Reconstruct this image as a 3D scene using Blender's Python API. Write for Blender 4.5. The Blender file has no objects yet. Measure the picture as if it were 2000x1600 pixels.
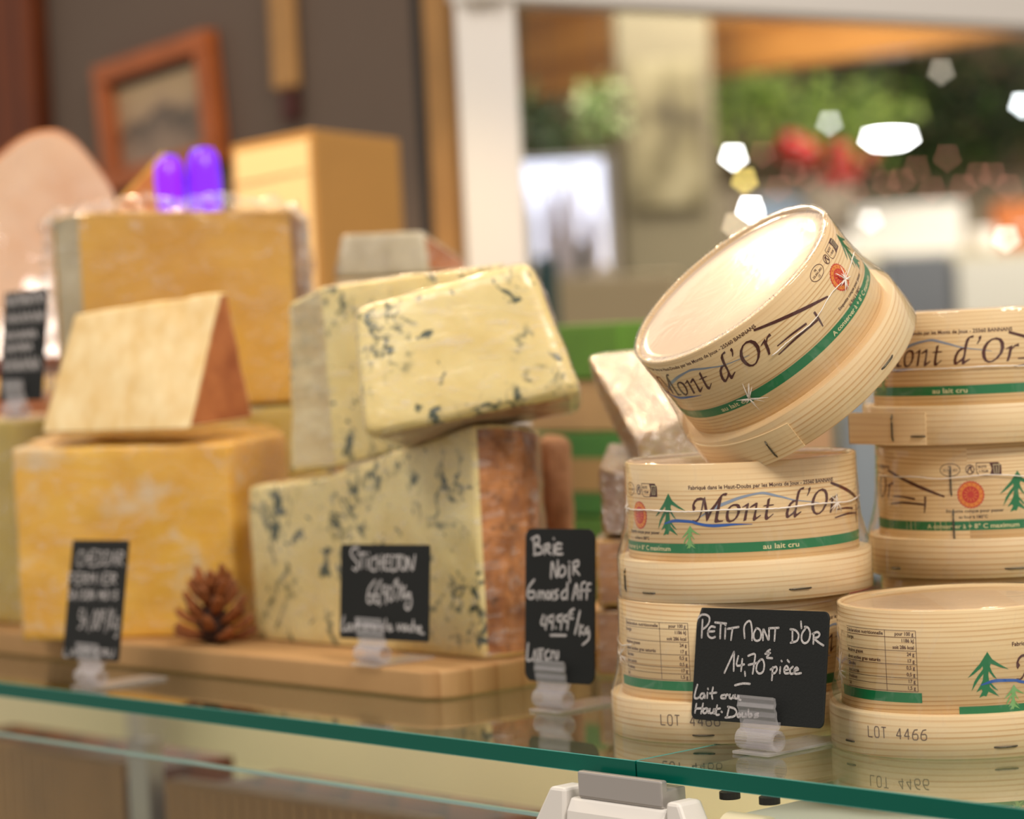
import bpy, bmesh, math, random
from mathutils import Vector, Matrix, noise
random.seed(7)
R_ = math.radians
MM = 0.001
SC = bpy.context.scene
COL = SC.collection

# ------------------------------------------------------------------ camera
CAM_H, F_PX, PITCH, ROLL = 191.9, 5376.0, 0.032, 0.051
_fw = Vector((0, math.cos(PITCH), -math.sin(PITCH)))
_up = Vector((0, math.sin(PITCH), math.cos(PITCH)))
_rt = Vector((1, 0, 0))
_r2 = _rt * math.cos(ROLL) - _up * math.sin(ROLL)
_u2 = _rt * math.sin(ROLL) + _up * math.cos(ROLL)
cam_data = bpy.data.cameras.new('camera')
cam = bpy.data.objects.new('camera', cam_data)
COL.objects.link(cam)
m = Matrix((( _r2.x, _u2.x, -_fw.x, 0), (_r2.y, _u2.y, -_fw.y, 0), (_r2.z, _u2.z, -_fw.z, CAM_H * MM), (0, 0, 0, 1)))
cam.matrix_world = m
cam_data.sensor_fit = 'HORIZONTAL'
cam_data.sensor_width = 36.0
cam_data.lens = F_PX / 2000.0 * 36.0
cam_data.clip_start, cam_data.clip_end = 0.05, 60
cam_data.dof.use_dof = True
cam_data.dof.focus_distance = 1.185
cam_data.dof.aperture_fstop = 6.0
cam_data.dof.aperture_blades = 5
cam_data.dof.aperture_rotation = R_(18)
SC.camera = cam
try:
    SC.cycles.max_bounces = 7; SC.cycles.transparent_max_bounces = 16
    SC.cycles.caustics_reflective = False; SC.cycles.caustics_refractive = False
except Exception:
    pass

# ------------------------------------------------------------------ world, lights, exposure
SC.view_settings.view_transform = 'Standard'
SC.view_settings.look = 'None'
SC.view_settings.gamma = 1.0
SC.view_settings.use_curve_mapping = False
SC.view_settings.exposure = 0.0
world = bpy.data.worlds.new('market_hall_light')
SC.world = world
world.use_nodes = True
world.node_tree.nodes['Background'].inputs[0].default_value = (1.0, 0.90, 0.80, 1)
world.node_tree.nodes['Background'].inputs[1].default_value = 0.60

def lamp(name, kind, loc, target, energy, color, size=0.1, angle=60, blend=0.6, size_y=None):
    d = bpy.data.lights.new(name, kind)
    d.energy, d.color = energy, color
    if kind == 'AREA':
        d.shape = 'RECTANGLE'
        d.size, d.size_y = size, size_y or size
    else:
        d.shadow_soft_size = size
    if kind == 'SPOT':
        d.spot_size, d.spot_blend = R_(angle), blend
    o = bpy.data.objects.new(name, d)
    COL.objects.link(o)
    o.location = loc
    o.rotation_euler = (Vector(target) - Vector(loc)).to_track_quat('-Z', 'Y').to_euler()
    return o

WARM = (1.0, 0.72, 0.42)
SOFT = (1.0, 0.90, 0.80)
lamp('ceiling_spot', 'SPOT', (-0.405, 2.83, 1.29), (0.10, 1.28, 0.10), 36, WARM, 0.035, 55)
lamp('ceiling_spot', 'SPOT', (-0.75, 2.35, 1.30), (-0.15, 1.60, 0.10), 22, WARM, 0.045, 60)
lamp('ceiling_spot', 'SPOT', (0.50, 2.05, 1.35), (0.10, 1.42, 0.08), 30, WARM, 0.045, 60)
lamp('front_fill', 'AREA', (0.9, -0.2, 1.9), (0.05, 1.35, 0.05), 38, SOFT, 0.9, size_y=0.5)  # added fill light from the customers' side, brightens the fronts
lamp('front_fill', 'AREA', (-1.1, 0.3, 1.9), (-0.1, 1.5, 0.05), 17, SOFT, 0.9, size_y=0.5)  # second added fill for the fronts, from the left
lamp('market_fill', 'AREA', (1.0, 5.6, 1.45), (1.0, 6.6, 0.0), 130, (1, .93, .82), 2.0, size_y=1.5)  # added fill that brightens the far stalls from above
lamp('ceiling_spot', 'SPOT', (-0.62, 1.75, 0.95), (-0.19, 2.31, 0.32), 34, WARM, 0.03, 30)
strip = lamp('under_shelf_fill', 'AREA', (0.17, 1.70, -0.014), (0.17, 1.70, -1.0), 1.3, (1, .93, .8), 1.6, size_y=0.03)  # added fill lightening the dark space below the glass
strip.rotation_euler = (0, 0, R_(-48.5))

# ------------------------------------------------------------------ frames and helpers
UA = R_(-48.5)
U = Vector((math.cos(UA), math.sin(UA), 0))
V = Vector((-math.sin(UA), math.cos(UA), 0))
SEAM = Vector((45.5, 1181.5, 0))

def sh(u, v, z=0.0):
    """shelf coordinates (mm along the edge, mm inwards, height) -> world mm"""
    return SEAM + U * u + V * v + Vector((0, 0, z))

def at(px, py, Y):
    """world point (mm) at depth Y seen in the given direction"""
    d = _fw + _r2 * ((px - 1000) / F_PX) + _u2 * ((800 - py) / F_PX)
    t = Y / d.y
    return Vector((0, 0, CAM_H)) + d * t

def lin(c):
    if isinstance(c, str):
        c = [int(c[i:i + 2], 16) / 255 for i in (0, 2, 4)]
    return tuple(((x / 12.92) if x <= 0.04045 else ((x + 0.055) / 1.055) ** 2.4) for x in c) + (1.0,)

def tag(o, label=None, cat=None, group=None, kind=None):
    if label: o['label'] = label
    if cat: o['category'] = cat
    if group: o['group'] = group
    if kind: o['kind'] = kind
    return o

def empty(name, loc_mm=(0, 0, 0), rz=0.0, **kw):
    o = bpy.data.objects.new(name, None)
    o.empty_display_size = 0.01
    COL.objects.link(o)
    o.location = Vector(loc_mm) * MM
    o.rotation_euler = (0, 0, rz)
    return tag(o, **kw)

def link(name, me, mat=None, parent=None, smooth=False):
    o = bpy.data.objects.new(name, me)
    COL.objects.link(o)
    if mat is not None and not me.materials:
        me.materials.append(mat)
    if smooth:
        for p in me.polygons: p.use_smooth = True
    if parent is not None:
        o.parent = parent
    return o

def mesh(name, verts, faces, mat=None, parent=None, smooth=False):
    me = bpy.data.meshes.new(name)
    me.from_pydata([Vector(v) * MM for v in verts], [], faces)
    me.update()
    return link(name, me, mat, parent, smooth)

class MB:
    """collects shapes (mm) into one mesh"""
    def __init__(s): s.v, s.f = [], []
    def add(s, vs, fs):
        n = len(s.v); s.v += [tuple(v) for v in vs]; s.f += [[i + n for i in f] for f in fs]; return s
    def hexa(s, p):
        return s.add(p, [(0, 3, 2, 1), (4, 5, 6, 7), (0, 1, 5, 4), (1, 2, 6, 5), (2, 3, 7, 6), (3, 0, 4, 7)])
    def box(s, c, d, ex=Vector((1, 0, 0)), ey=Vector((0, 1, 0)), ez=Vector((0, 0, 1))):
        c = Vector(c); a, b, e = ex * d[0] / 2, ey * d[1] / 2, ez * d[2] / 2
        return s.hexa([c - a - b - e, c + a - b - e, c + a + b - e, c - a + b - e, c - a - b + e, c + a - b + e, c + a + b + e, c - a + b + e])
    def lathe(s, prof, n=64, c=(0, 0, 0), cap=True, axis=None, rot0=0.0):
        c = Vector(c)
        q = Vector((0, 0, 1)).rotation_difference(Vector(axis)) if axis is not None else None
        vs, fs = [], []
        for (r, z) in prof:
            for k in range(n):
                a = rot0 + 2 * math.pi * k / n
                p = Vector((r * math.cos(a), r * math.sin(a), z))
                vs.append(c + (q @ p if q else p))
        for i in range(len(prof) - 1):
            for k in range(n):
                k2 = (k + 1) % n
                fs.append((i * n + k, i * n + k2, (i + 1) * n + k2, (i + 1) * n + k))
        if cap:
            fs.append(tuple(reversed(range(n))))
            fs.append(tuple(range((len(prof) - 1) * n, len(prof) * n)))
        return s.add(vs, fs)
    def tube(s, pts, r, n=8):
        pts = [Vector(p) for p in pts]
        vs, fs = [], []
        for i, p in enumerate(pts):
            t = (pts[min(i + 1, len(pts) - 1)] - pts[max(i - 1, 0)]).normalized()
            a = t.cross(Vector((0, 0, 1)))
            if a.length < 1e-3: a = t.cross(Vector((1, 0, 0)))
            a.normalize(); b = t.cross(a)
            rr = r[i] if isinstance(r, (list, tuple)) else r
            for k in range(n):
                w = 2 * math.pi * k / n
                vs.append(p + (a * math.cos(w) + b * math.sin(w)) * rr)
        for i in range(len(pts) - 1):
            for k in range(n):
                k2 = (k + 1) % n
                fs.append((i * n + k, i * n + k2, (i + 1) * n + k2, (i + 1) * n + k))
        fs.append(tuple(reversed(range(n)))); fs.append(tuple(range((len(pts) - 1) * n, len(pts) * n)))
        return s.add(vs, fs)
    def prism(s, poly, d):
        """poly: 3-D points of one cap, d: extrusion vector"""
        n = len(poly); d = Vector(d)
        a = [Vector(p) for p in poly]
        return s.add(a + [p + d for p in a], [tuple(reversed(range(n))), tuple(range(n, 2 * n))] + [(i, (i + 1) % n, n + (i + 1) % n, n + i) for i in range(n)])
    def build(s, name, mat=None, parent=None, smooth=False, bevel=0.0, seg=2):
        me = bpy.data.meshes.new(name)
        org = Vector((0, 0, 0))
        me.from_pydata([Vector(v) * MM for v in s.v], [], s.f)
        bm = bmesh.new(); bm.from_mesh(me)
        bmesh.ops.recalc_face_normals(bm, faces=bm.faces)
        if bevel:
            bmesh.ops.bevel(bm, geom=[e for e in bm.edges if e.is_manifold and e.calc_face_angle(0) > 0.5], offset=bevel * MM, segments=seg, profile=0.5, affect='EDGES', clamp_overlap=True)
        bm.to_mesh(me); bm.free()
        o = link(name, me, mat, parent, smooth)
        return o

def local(o, root):
    """children written in world mm: keep them where they are under a moved root"""
    o.parent = root
    o.matrix_parent_inverse = Matrix.Translation(-root.location) if not any(root.rotation_euler) else root.matrix_basis.inverted()
    return o

# ------------------------------------------------------------------ materials
def nt(name):
    mt = bpy.data.materials.new(name); mt.use_nodes = True
    t = mt.node_tree; b = t.nodes['Principled BSDF']
    return mt, t, b

def N(t, kind, **kw):
    n = t.nodes.new(kind)
    for k, v in kw.items():
        if k == 'inp':
            for i, x in v.items(): n.inputs[i].default_value = x
        else: setattr(n, k, v)
    return n

def L(t, a, b): t.links.new(a, b)

def ramp(t, stops, interp='LINEAR'):
    r = N(t, 'ShaderNodeValToRGB'); cr = r.color_ramp; cr.interpolation = interp
    while len(cr.elements) < len(stops): cr.elements.new(0.5)
    for e, (p, c) in zip(cr.elements, stops):
        e.position = p; e.color = lin(c) if isinstance(c, str) else c
    return r

def plain(name, color, rough=0.5, metal=0.0, emit=None, estr=0.0, spec=0.5, var=0.0, vscale=30.0, bump=0.0, coat=0.0, alpha=None):
    mt, t, b = nt(name)
    c = lin(color)
    b.inputs['Base Color'].default_value = c
    b.inputs['Roughness'].default_value = rough
    b.inputs['Metallic'].default_value = metal
    b.inputs['Specular IOR Level'].default_value = spec
    b.inputs['Coat Weight'].default_value = coat
    if emit:
        b.inputs['Emission Color'].default_value = lin(emit); b.inputs['Emission Strength'].default_value = estr
    if var or bump:
        tc = N(t, 'ShaderNodeTexCoord'); n = N(t, 'ShaderNodeTexNoise', inp={'Scale': vscale, 'Detail': 5.0, 'Roughness': 0.6})
        L(t, tc.outputs['Object'], n.inputs['Vector'])
        if var:
            r = ramp(t, [(0.3, tuple(max(0, x * (1 - var)) for x in c[:3]) + (1,)), (0.7, tuple(min(1, x * (1 + var)) for x in c[:3]) + (1,))])
            L(t, n.outputs['Fac'], r.inputs['Fac']); L(t, r.outputs['Color'], b.inputs['Base Color'])
        if bump:
            bp = N(t, 'ShaderNodeBump', inp={'Strength': bump, 'Distance': 0.002})
            L(t, n.outputs['Fac'], bp.inputs['Height']); L(t, bp.outputs['Normal'], b.inputs['Normal'])
    return mt

def wood(name, light, dark, axis='Z', freq=420.0, dist=1.2, rough=0.55, along=6.0, contrast=(0.35, 0.75), spec=0.3, seedvar=True):
    """ring/grain lines across the given axis, stretched along the others"""
    mt, t, b = nt(name)
    tc = N(t, 'ShaderNodeTexCoord'); info = N(t, 'ShaderNodeObjectInfo')
    add = N(t, 'ShaderNodeVectorMath', operation='ADD'); mul = N(t, 'ShaderNodeVectorMath', operation='SCALE', inp={'Scale': 3.7})
    comb = N(t, 'ShaderNodeCombineXYZ')
    for i in range(3): L(t, info.outputs['Random'], comb.inputs[i])
    L(t, comb.outputs[0], mul.inputs[0]); L(t, tc.outputs['Object'], add.inputs[0]); L(t, mul.outputs[0], add.inputs[1])
    mp = N(t, 'ShaderNodeMapping')
    s = [along, along, along]; s['XYZ'.index(axis)] = freq * 0.28
    mp.inputs['Scale'].default_value = s
    L(t, add.outputs[0], mp.inputs['Vector'])
    n1 = N(t, 'ShaderNodeTexNoise', inp={'Scale': 1.0, 'Detail': 3.0, 'Roughness': 0.5, 'Distortion': 0.3})
    L(t, mp.outputs[0], n1.inputs['Vector'])
    mp2 = N(t, 'ShaderNodeMapping'); s2 = [along * 6] * 3; s2['XYZ'.index(axis)] = freq * 2.2; mp2.inputs['Scale'].default_value = s2
    L(t, add.outputs[0], mp2.inputs['Vector'])
    n2 = N(t, 'ShaderNodeTexNoise', inp={'Scale': 1.0, 'Detail': 4.0, 'Roughness': 0.6})
    L(t, mp2.outputs[0], n2.inputs['Vector'])
    w = N(t, 'ShaderNodeTexWave', wave_type='BANDS', bands_direction=axis, wave_profile='SAW', inp={'Scale': freq * 0.16, 'Distortion': dist, 'Detail': 1.0, 'Detail Scale': 0.6})
    mp3 = N(t, 'ShaderNodeMapping'); s3 = [along * 0.02] * 3; s3['XYZ'.index(axis)] = 1.0; mp3.inputs['Scale'].default_value = s3
    L(t, add.outputs[0], mp3.inputs['Vector']); L(t, mp3.outputs[0], w.inputs['Vector'])
    a1 = N(t, 'ShaderNodeMath', operation='MULTIPLY', inp={1: 0.5}); L(t, n1.outputs['Fac'], a1.inputs[0])
    pw = N(t, 'ShaderNodeMath', operation='POWER', inp={1: 3.0}); L(t, w.outputs['Fac'], pw.inputs[0])
    a2 = N(t, 'ShaderNodeMath', operation='MULTIPLY_ADD', inp={1: 0.42}); L(t, pw.outputs[0], a2.inputs[0]); L(t, a1.outputs[0], a2.inputs[2])
    a3 = N(t, 'ShaderNodeMath', operation='MULTIPLY_ADD', inp={1: 0.25}); L(t, n2.outputs['Fac'], a3.inputs[0]); L(t, a2.outputs[0], a3.inputs[2])
    r = ramp(t, [(contrast[0], light), (contrast[1], dark)])
    L(t, a3.outputs[0], r.inputs['Fac']); L(t, r.outputs['Color'], b.inputs['Base Color'])
    b.inputs['Roughness'].default_value = rough; b.inputs['Specular IOR Level'].default_value = spec
    return mt

def veneer(name, light, mid, dark, period):
    """peeled spruce: fine growth lines running round the hoop, period in mm"""
    mt, t, b = nt(name)
    tc = N(t, 'ShaderNodeTexCoord'); info = N(t, 'ShaderNodeObjectInfo')
    sc = N(t, 'ShaderNodeMath', operation='MULTIPLY', inp={1: 37.0}); L(t, info.outputs['Random'], sc.inputs[0])
    cb = N(t, 'ShaderNodeCombineXYZ'); L(t, sc.outputs[0], cb.inputs[2])
    def nz(s, detail, rough):
        mp = N(t, 'ShaderNodeMapping'); mp.inputs['Scale'].default_value = s; L(t, tc.outputs['Object'], mp.inputs['Vector'])
        ad = N(t, 'ShaderNodeVectorMath', operation='ADD'); L(t, mp.outputs[0], ad.inputs[0]); L(t, cb.outputs[0], ad.inputs[1])
        n = N(t, 'ShaderNodeTexNoise', inp={'Scale': 1.0, 'Detail': detail, 'Roughness': rough}); L(t, ad.outputs[0], n.inputs['Vector'])
        return n.outputs['Fac']
    base = ramp(t, [(0.30, light), (0.72, mid)]); L(t, nz((11, 11, 95), 3.0, 0.6), base.inputs['Fac'])
    sep = N(t, 'ShaderNodeSeparateXYZ'); L(t, tc.outputs['Object'], sep.inputs[0])
    wob = N(t, 'ShaderNodeMath', operation='MULTIPLY_ADD', inp={1: 0.0065}); L(t, nz((6, 6, 60), 1.0, 0.4), wob.inputs[0]); L(t, sep.outputs['Z'], wob.inputs[2])
    off = N(t, 'ShaderNodeMath', operation='ADD'); L(t, wob.outputs[0], off.inputs[0]); L(t, info.outputs['Random'], off.inputs[1])
    cy = N(t, 'ShaderNodeMath', operation='MULTIPLY', inp={1: 1000.0 / period}); L(t, off.outputs[0], cy.inputs[0])
    fr = N(t, 'ShaderNodeMath', operation='FRACT'); L(t, cy.outputs[0], fr.inputs[0])
    ln = ramp(t, [(0.0, (0, 0, 0, 1)), (0.55, (0.08, 0.08, 0.08, 1)), (0.84, (1, 1, 1, 1)), (0.93, (0.9, 0.9, 0.9, 1)), (1.0, (0, 0, 0, 1))]); L(t, fr.outputs[0], ln.inputs['Fac'])
    am = ramp(t, [(0.35, (0.15, 0.15, 0.15, 1)), (0.65, (0.8, 0.8, 0.8, 1))]); L(t, nz((12, 12, 170), 1.0, 0.5), am.inputs['Fac'])
    ml = N(t, 'ShaderNodeMath', operation='MULTIPLY'); L(t, ln.outputs['Color'], ml.inputs[0]); L(t, am.outputs['Color'], ml.inputs[1])
    mx = N(t, 'ShaderNodeMix', data_type='RGBA'); L(t, ml.outputs[0], mx.inputs[0]); L(t, base.outputs['Color'], mx.inputs[6]); mx.inputs[7].default_value = lin(dark)
    L(t, mx.outputs[2], b.inputs['Base Color'])
    b.inputs['Roughness'].default_value = 0.45; b.inputs['Specular IOR Level'].default_value = 0.35
    return mt

def schlick(t, ior, normal=None):
    f0 = ((ior - 1) / (ior + 1)) ** 2
    lw = N(t, 'ShaderNodeLayerWeight', inp={'Blend': 0.5})
    if normal is not None: L(t, normal, lw.inputs['Normal'])
    p = N(t, 'ShaderNodeMath', operation='POWER', inp={1: 5.0}); L(t, lw.outputs['Facing'], p.inputs[0])
    m_ = N(t, 'ShaderNodeMath', operation='MULTIPLY_ADD', inp={1: 1 - f0, 2: f0}); L(t, p.outputs[0], m_.inputs[0])
    return m_.outputs[0]

def film_mat(name, gloss=1.0, streak=0.10, scale=60.0, bump=0.35, stretch=(1, 1, 1), tint=(1, 1, 1, 1), rough=0.10, rot=(0, 0, 0)):
    """clear cling film: mostly transparent, mirror-like wrinkles, faint milky creases"""
    mt, t, b = nt(name); t.nodes.remove(b)
    out = t.nodes['Material Output']
    tc = N(t, 'ShaderNodeTexCoord'); mp = N(t, 'ShaderNodeMapping'); mp.inputs['Scale'].default_value = stretch
    mp.inputs['Rotation'].default_value = rot
    L(t, tc.outputs['Object'], mp.inputs['Vector'])
    n = N(t, 'ShaderNodeTexNoise', inp={'Scale': scale, 'Detail': 3.0, 'Roughness': 0.55, 'Distortion': 1.5})
    L(t, mp.outputs[0], n.inputs['Vector'])
    bp = N(t, 'ShaderNodeBump', inp={'Strength': bump, 'Distance': 0.004}); L(t, n.outputs['Fac'], bp.inputs['Height'])
    fr = schlick(t, 1.45, bp.outputs['Normal'])
    fm = N(t, 'ShaderNodeMath', operation='MULTIPLY', use_clamp=True, inp={1: 1.1 * gloss}); L(t, fr, fm.inputs[0])
    fc = N(t, 'ShaderNodeMath', operation='MINIMUM', inp={1: 0.5}); L(t, fm.outputs[0], fc.inputs[0]); fm = fc
    tr = N(t, 'ShaderNodeBsdfTransparent'); tr.inputs[0].default_value = tint
    gl = N(t, 'ShaderNodeBsdfGlossy', inp={'Roughness': rough}); gl.inputs['Color'].default_value = (1, 1, 1, 1)
    L(t, bp.outputs['Normal'], gl.inputs['Normal'])
    m1 = N(t, 'ShaderNodeMixShader'); L(t, fm.outputs[0], m1.inputs[0]); L(t, tr.outputs[0], m1.inputs[1]); L(t, gl.outputs[0], m1.inputs[2])
    n2 = N(t, 'ShaderNodeTexNoise', inp={'Scale': scale * 1.6, 'Detail': 6.0, 'Roughness': 0.7, 'Distortion': 2.5}); L(t, mp.outputs[0], n2.inputs['Vector'])
    rp = ramp(t, [(0.52, (0, 0, 0, 1)), (0.75, (streak, streak, streak, 1))]); L(t, n2.outputs['Fac'], rp.inputs['Fac'])
    df = N(t, 'ShaderNodeBsdfDiffuse'); df.inputs[0].default_value = (0.9, 0.88, 0.86, 1)
    m2 = N(t, 'ShaderNodeMixShader'); L(t, rp.outputs['Color'], m2.inputs[0]); L(t, m1.outputs[0], m2.inputs[1]); L(t, df.outputs[0], m2.inputs[2])
    L(t, m2.outputs[0], out.inputs['Surface'])
    return mt

def glass_pane(name, tint, rough=0.0, ior=1.5, boost=1.0):
    """flat sheet glass: tinted see-through plus Fresnel mirror"""
    mt, t, b = nt(name); t.nodes.remove(b)
    out = t.nodes['Material Output']
    fr = schlick(t, ior)
    fm = N(t, 'ShaderNodeMath', operation='MULTIPLY', use_clamp=True, inp={1: boost}); L(t, fr, fm.inputs[0])
    tr = N(t, 'ShaderNodeBsdfTransparent'); tr.inputs[0].default_value = tint
    gl = N(t, 'ShaderNodeBsdfGlossy', inp={'Roughness': rough})
    mx = N(t, 'ShaderNodeMixShader'); L(t, fm.outputs[0], mx.inputs[0]); L(t, tr.outputs[0], mx.inputs[1]); L(t, gl.outputs[0], mx.inputs[2])
    L(t, mx.outputs[0], out.inputs['Surface'])
    return mt

def cheese_mat(name, light, mid, vein=None, vein_amt=0.0, scale=26.0, streak=None, rough=0.42, sss=0.0, spots=None):
    mt, t, b = nt(name)
    tc = N(t, 'ShaderNodeTexCoord')
    mp = N(t, 'ShaderNodeMapping')
    if streak: mp.inputs['Scale'].default_value = streak
    L(t, tc.outputs['Object'], mp.inputs['Vector'])
    n = N(t, 'ShaderNodeTexNoise', inp={'Scale': scale, 'Detail': 6.0, 'Roughness': 0.6}); L(t, mp.outputs[0], n.inputs['Vector'])
    r = ramp(t, [(0.33, mid), (0.66, light)]); L(t, n.outputs['Fac'], r.inputs['Fac'])
    col = r.outputs['Color']
    if vein:
        d = N(t, 'ShaderNodeTexNoise', inp={'Scale': 26.0, 'Detail': 4.0, 'Roughness': 0.65, 'Distortion': 0.6}); L(t, tc.outputs['Object'], d.inputs['Vector'])
        s = N(t, 'ShaderNodeMath', operation='SUBTRACT', inp={1: 0.5}); L(t, d.outputs['Fac'], s.inputs[0])
        a = N(t, 'ShaderNodeMath', operation='ABSOLUTE'); L(t, s.outputs[0], a.inputs[0])
        vr = ramp(t, [(0.008, (1, 1, 1, 1)), (0.045, (0, 0, 0, 1))]); L(t, a.outputs[0], vr.inputs['Fac'])
        k = N(t, 'ShaderNodeTexNoise', inp={'Scale': 19.0, 'Detail': 3.0, 'Roughness': 0.6}); L(t, tc.outputs['Object'], k.inputs['Vector'])
        kr = ramp(t, [(0.46, (0, 0, 0, 1)), (0.54, (1, 1, 1, 1))]); L(t, k.outputs['Fac'], kr.inputs['Fac'])
        f = N(t, 'ShaderNodeTexNoise', inp={'Scale': 120.0, 'Detail': 3.0, 'Roughness': 0.7}); L(t, tc.outputs['Object'], f.inputs['Vector'])
        fr = ramp(t, [(0.42, (0, 0, 0, 1)), (0.56, (1, 1, 1, 1))]); L(t, f.outputs['Fac'], fr.inputs['Fac'])
        m1 = N(t, 'ShaderNodeMath', operation='MULTIPLY'); L(t, vr.outputs['Color'], m1.inputs[0]); L(t, kr.outputs['Color'], m1.inputs[1])
        m2 = N(t, 'ShaderNodeMath', operation='MULTIPLY'); L(t, m1.outputs[0], m2.inputs[0]); L(t, fr.outputs['Color'], m2.inputs[1])
        # separate mould pockets
        p = N(t, 'ShaderNodeTexNoise', inp={'Scale': 62.0, 'Detail': 3.0, 'Roughness': 0.65, 'Distortion': 0.4}); L(t, tc.outputs['Object'], p.inputs['Vector'])
        pr = ramp(t, [(0.62, (0, 0, 0, 1)), (0.66, (1, 1, 1, 1))]); L(t, p.outputs['Fac'], pr.inputs['Fac'])
        mx0 = N(t, 'ShaderNodeMath', operation='MAXIMUM'); L(t, m2.outputs[0], mx0.inputs[0]); L(t, pr.outputs['Color'], mx0.inputs[1])
        m3 = N(t, 'ShaderNodeMath', operation='MULTIPLY', inp={1: vein_amt}); L(t, mx0.outputs[0], m3.inputs[0])
        mx = N(t, 'ShaderNodeMix', data_type='RGBA'); L(t, m3.outputs[0], mx.inputs[0]); L(t, col, mx.inputs[6]); mx.inputs[7].default_value = lin(vein)
        col = mx.outputs[2]
    if spots:
        p = N(t, 'ShaderNodeTexNoise', inp={'Scale': spots[1], 'Detail': 3.0, 'Roughness': 0.6}); L(t, tc.outputs['Object'], p.inputs['Vector'])
        pr = ramp(t, [(spots[2], (0, 0, 0, 1)), (spots[2] + 0.12, (0.75, 0.75, 0.75, 1))]); L(t, p.outputs['Fac'], pr.inputs['Fac'])
        mx = N(t, 'ShaderNodeMix', data_type='RGBA'); L(t, pr.outputs['Color'], mx.inputs[0]); L(t, col, mx.inputs[6]); mx.inputs[7].default_value = lin(spots[0])
        col = mx.outputs[2]
    L(t, col, b.inputs['Base Color'])
    b.inputs['Roughness'].default_value = rough
    bp = N(t, 'ShaderNodeBump', inp={'Strength': 0.35, 'Distance': 0.003}); L(t, n.outputs['Fac'], bp.inputs['Height']); L(t, bp.outputs['Normal'], b.inputs['Normal'])
    if sss:
        b.inputs['Subsurface Weight'].default_value = sss; b.inputs['Subsurface Radius'].default_value = (0.006, 0.004, 0.002); b.inputs['Subsurface Scale'].default_value = 1.0
    return mt

M = {}
M['veneer'] = veneer('spruce_veneer', 'EAD2A4', 'DFBF8E', 'BC8A50', 2.1)
M['veneer_band'] = veneer('spruce_band', 'ECD6AC', 'E2C596', 'C4935A', 2.7)
M['lid'] = wood('spruce_lid', 'E2C8A8', 'D6B490', 'X', 60, 0.5, 0.45, 3.0, (0.3, 1.0), 0.35)
M['paper'] = plain('white_paper_lid', 'CDB7A2', 0.4, var=0.04, vscale=40)
M['film'] = film_mat('box_film', 1.0, 0.08, 40, 0.16, (1, 1, 0.45), rough=0.035)
M['film_c'] = film_mat('cheese_film', 1.0, 0.42, 46, 0.40, (0.45, 1, 1.5), rough=0.24, rot=(0, 0.75, 0))
M['film_top'] = film_mat('stretched_film', 1.3, 0.05, 45, 0.045, (1, 1, 1), rough=0.10)
M['film_shiny'] = film_mat('crinkled_film', 2.2, 0.34, 90, 1.0, (1, 1, 1), rough=0.16)
M['film_glitter'] = film_mat('glittering_film', 7.0, 0.30, 150, 1.0, (1, 0.5, 1), rough=0.2)
M['film_fold'] = film_mat('bunched_film', 2.4, 0.75, 70, 0.8, (1, 1, 1), rough=0.2)
M['film_white'] = plain('gathered_film', 'EFE6DC', 0.25, spec=0.8)
M['steel'] = plain('staple_wire', '5A5448', 0.35, 0.9)
M['ink_brown'] = plain('brown_ink', '4A1810', 0.5)
M['ink_dark'] = plain('dark_brown_ink', '3A2014', 0.5)
M['ink_green'] = plain('green_ink', '00703F', 0.45)
M['ink_lgreen'] = plain('light_green_ink', '6FA860', 0.5)
M['ink_blue'] = plain('blue_ink', '1B56A8', 0.5)
M['ink_greyblue'] = plain('grey_blue_ink', '8A98AC', 0.5)
M['ink_red'] = plain('red_ink', 'C8301C', 0.5)
M['ink_orange'] = plain('orange_ink', 'E58A2C', 0.5)
M['ink_cream'] = plain('bare_wood_lettering', 'D8CFA0', 0.5)
M['ink_grey'] = plain('stamp_ink', '6B5448', 0.6)
M['slate'] = plain('chalk_board', '171A1A', 0.62, spec=0.3, bump=0.15, vscale=900, var=0.15)
M['chalk'] = plain('chalk', 'BEBAB9', 0.85, spec=0.15, var=0.38, vscale=1400)
def clear_mat():
    mt = glass_pane('clear_acrylic', (0.97, 0.96, 0.97, 1), 0.06, 1.5, 1.2)
    t = mt.node_tree
    out = t.nodes['Material Output']; src = out.inputs['Surface'].links[0].from_socket
    df = N(t, 'ShaderNodeBsdfDiffuse'); df.inputs[0].default_value = (0.95, 0.93, 0.95, 1)
    mx = N(t, 'ShaderNodeMixShader', inp={0: 0.17}); L(t, src, mx.inputs[1]); L(t, df.outputs[0], mx.inputs[2]); L(t, mx.outputs[0], out.inputs['Surface'])
    return mt
M['clear'] = clear_mat()
M['glass_top'] = glass_pane('shelf_glass', (0.86, 0.92, 0.86, 1), 0.0, 1.52, 1.5)
M['glass_edge'] = plain('glass_edge', '005E4E', 0.2, spec=0.18)
M['glass_edge_light'] = plain('glass_arris', '4E9A90', 0.2, spec=0.4)
M['board'] = wood('beech_board', 'CDA472', 'A67848', 'Y', 110, 1.0, 0.6, 5, (0.3, 0.95), 0.25)
M['stilton'] = cheese_mat('stilton_paste', 'F0E0A4', 'E6CE86', '24403A', 0.95, 22, None, 0.42, 0.15)
M['stilton_pale'] = cheese_mat('stilton_side', 'E2D2A6', 'CDB27C', '6A7A6A', 0.25, 60, (0.5, 0.5, 2.0), 0.45, 0.1)
M['rind'] = cheese_mat('stilton_rind', 'CC8A54', '74401E', None, 0, 70, None, 0.8, 0, ('5A4030', 120, 0.58))
M['rind_dark'] = cheese_mat('brown_rind', 'B0805A', '7A5030', None, 0, 60, None, 0.75)
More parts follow.
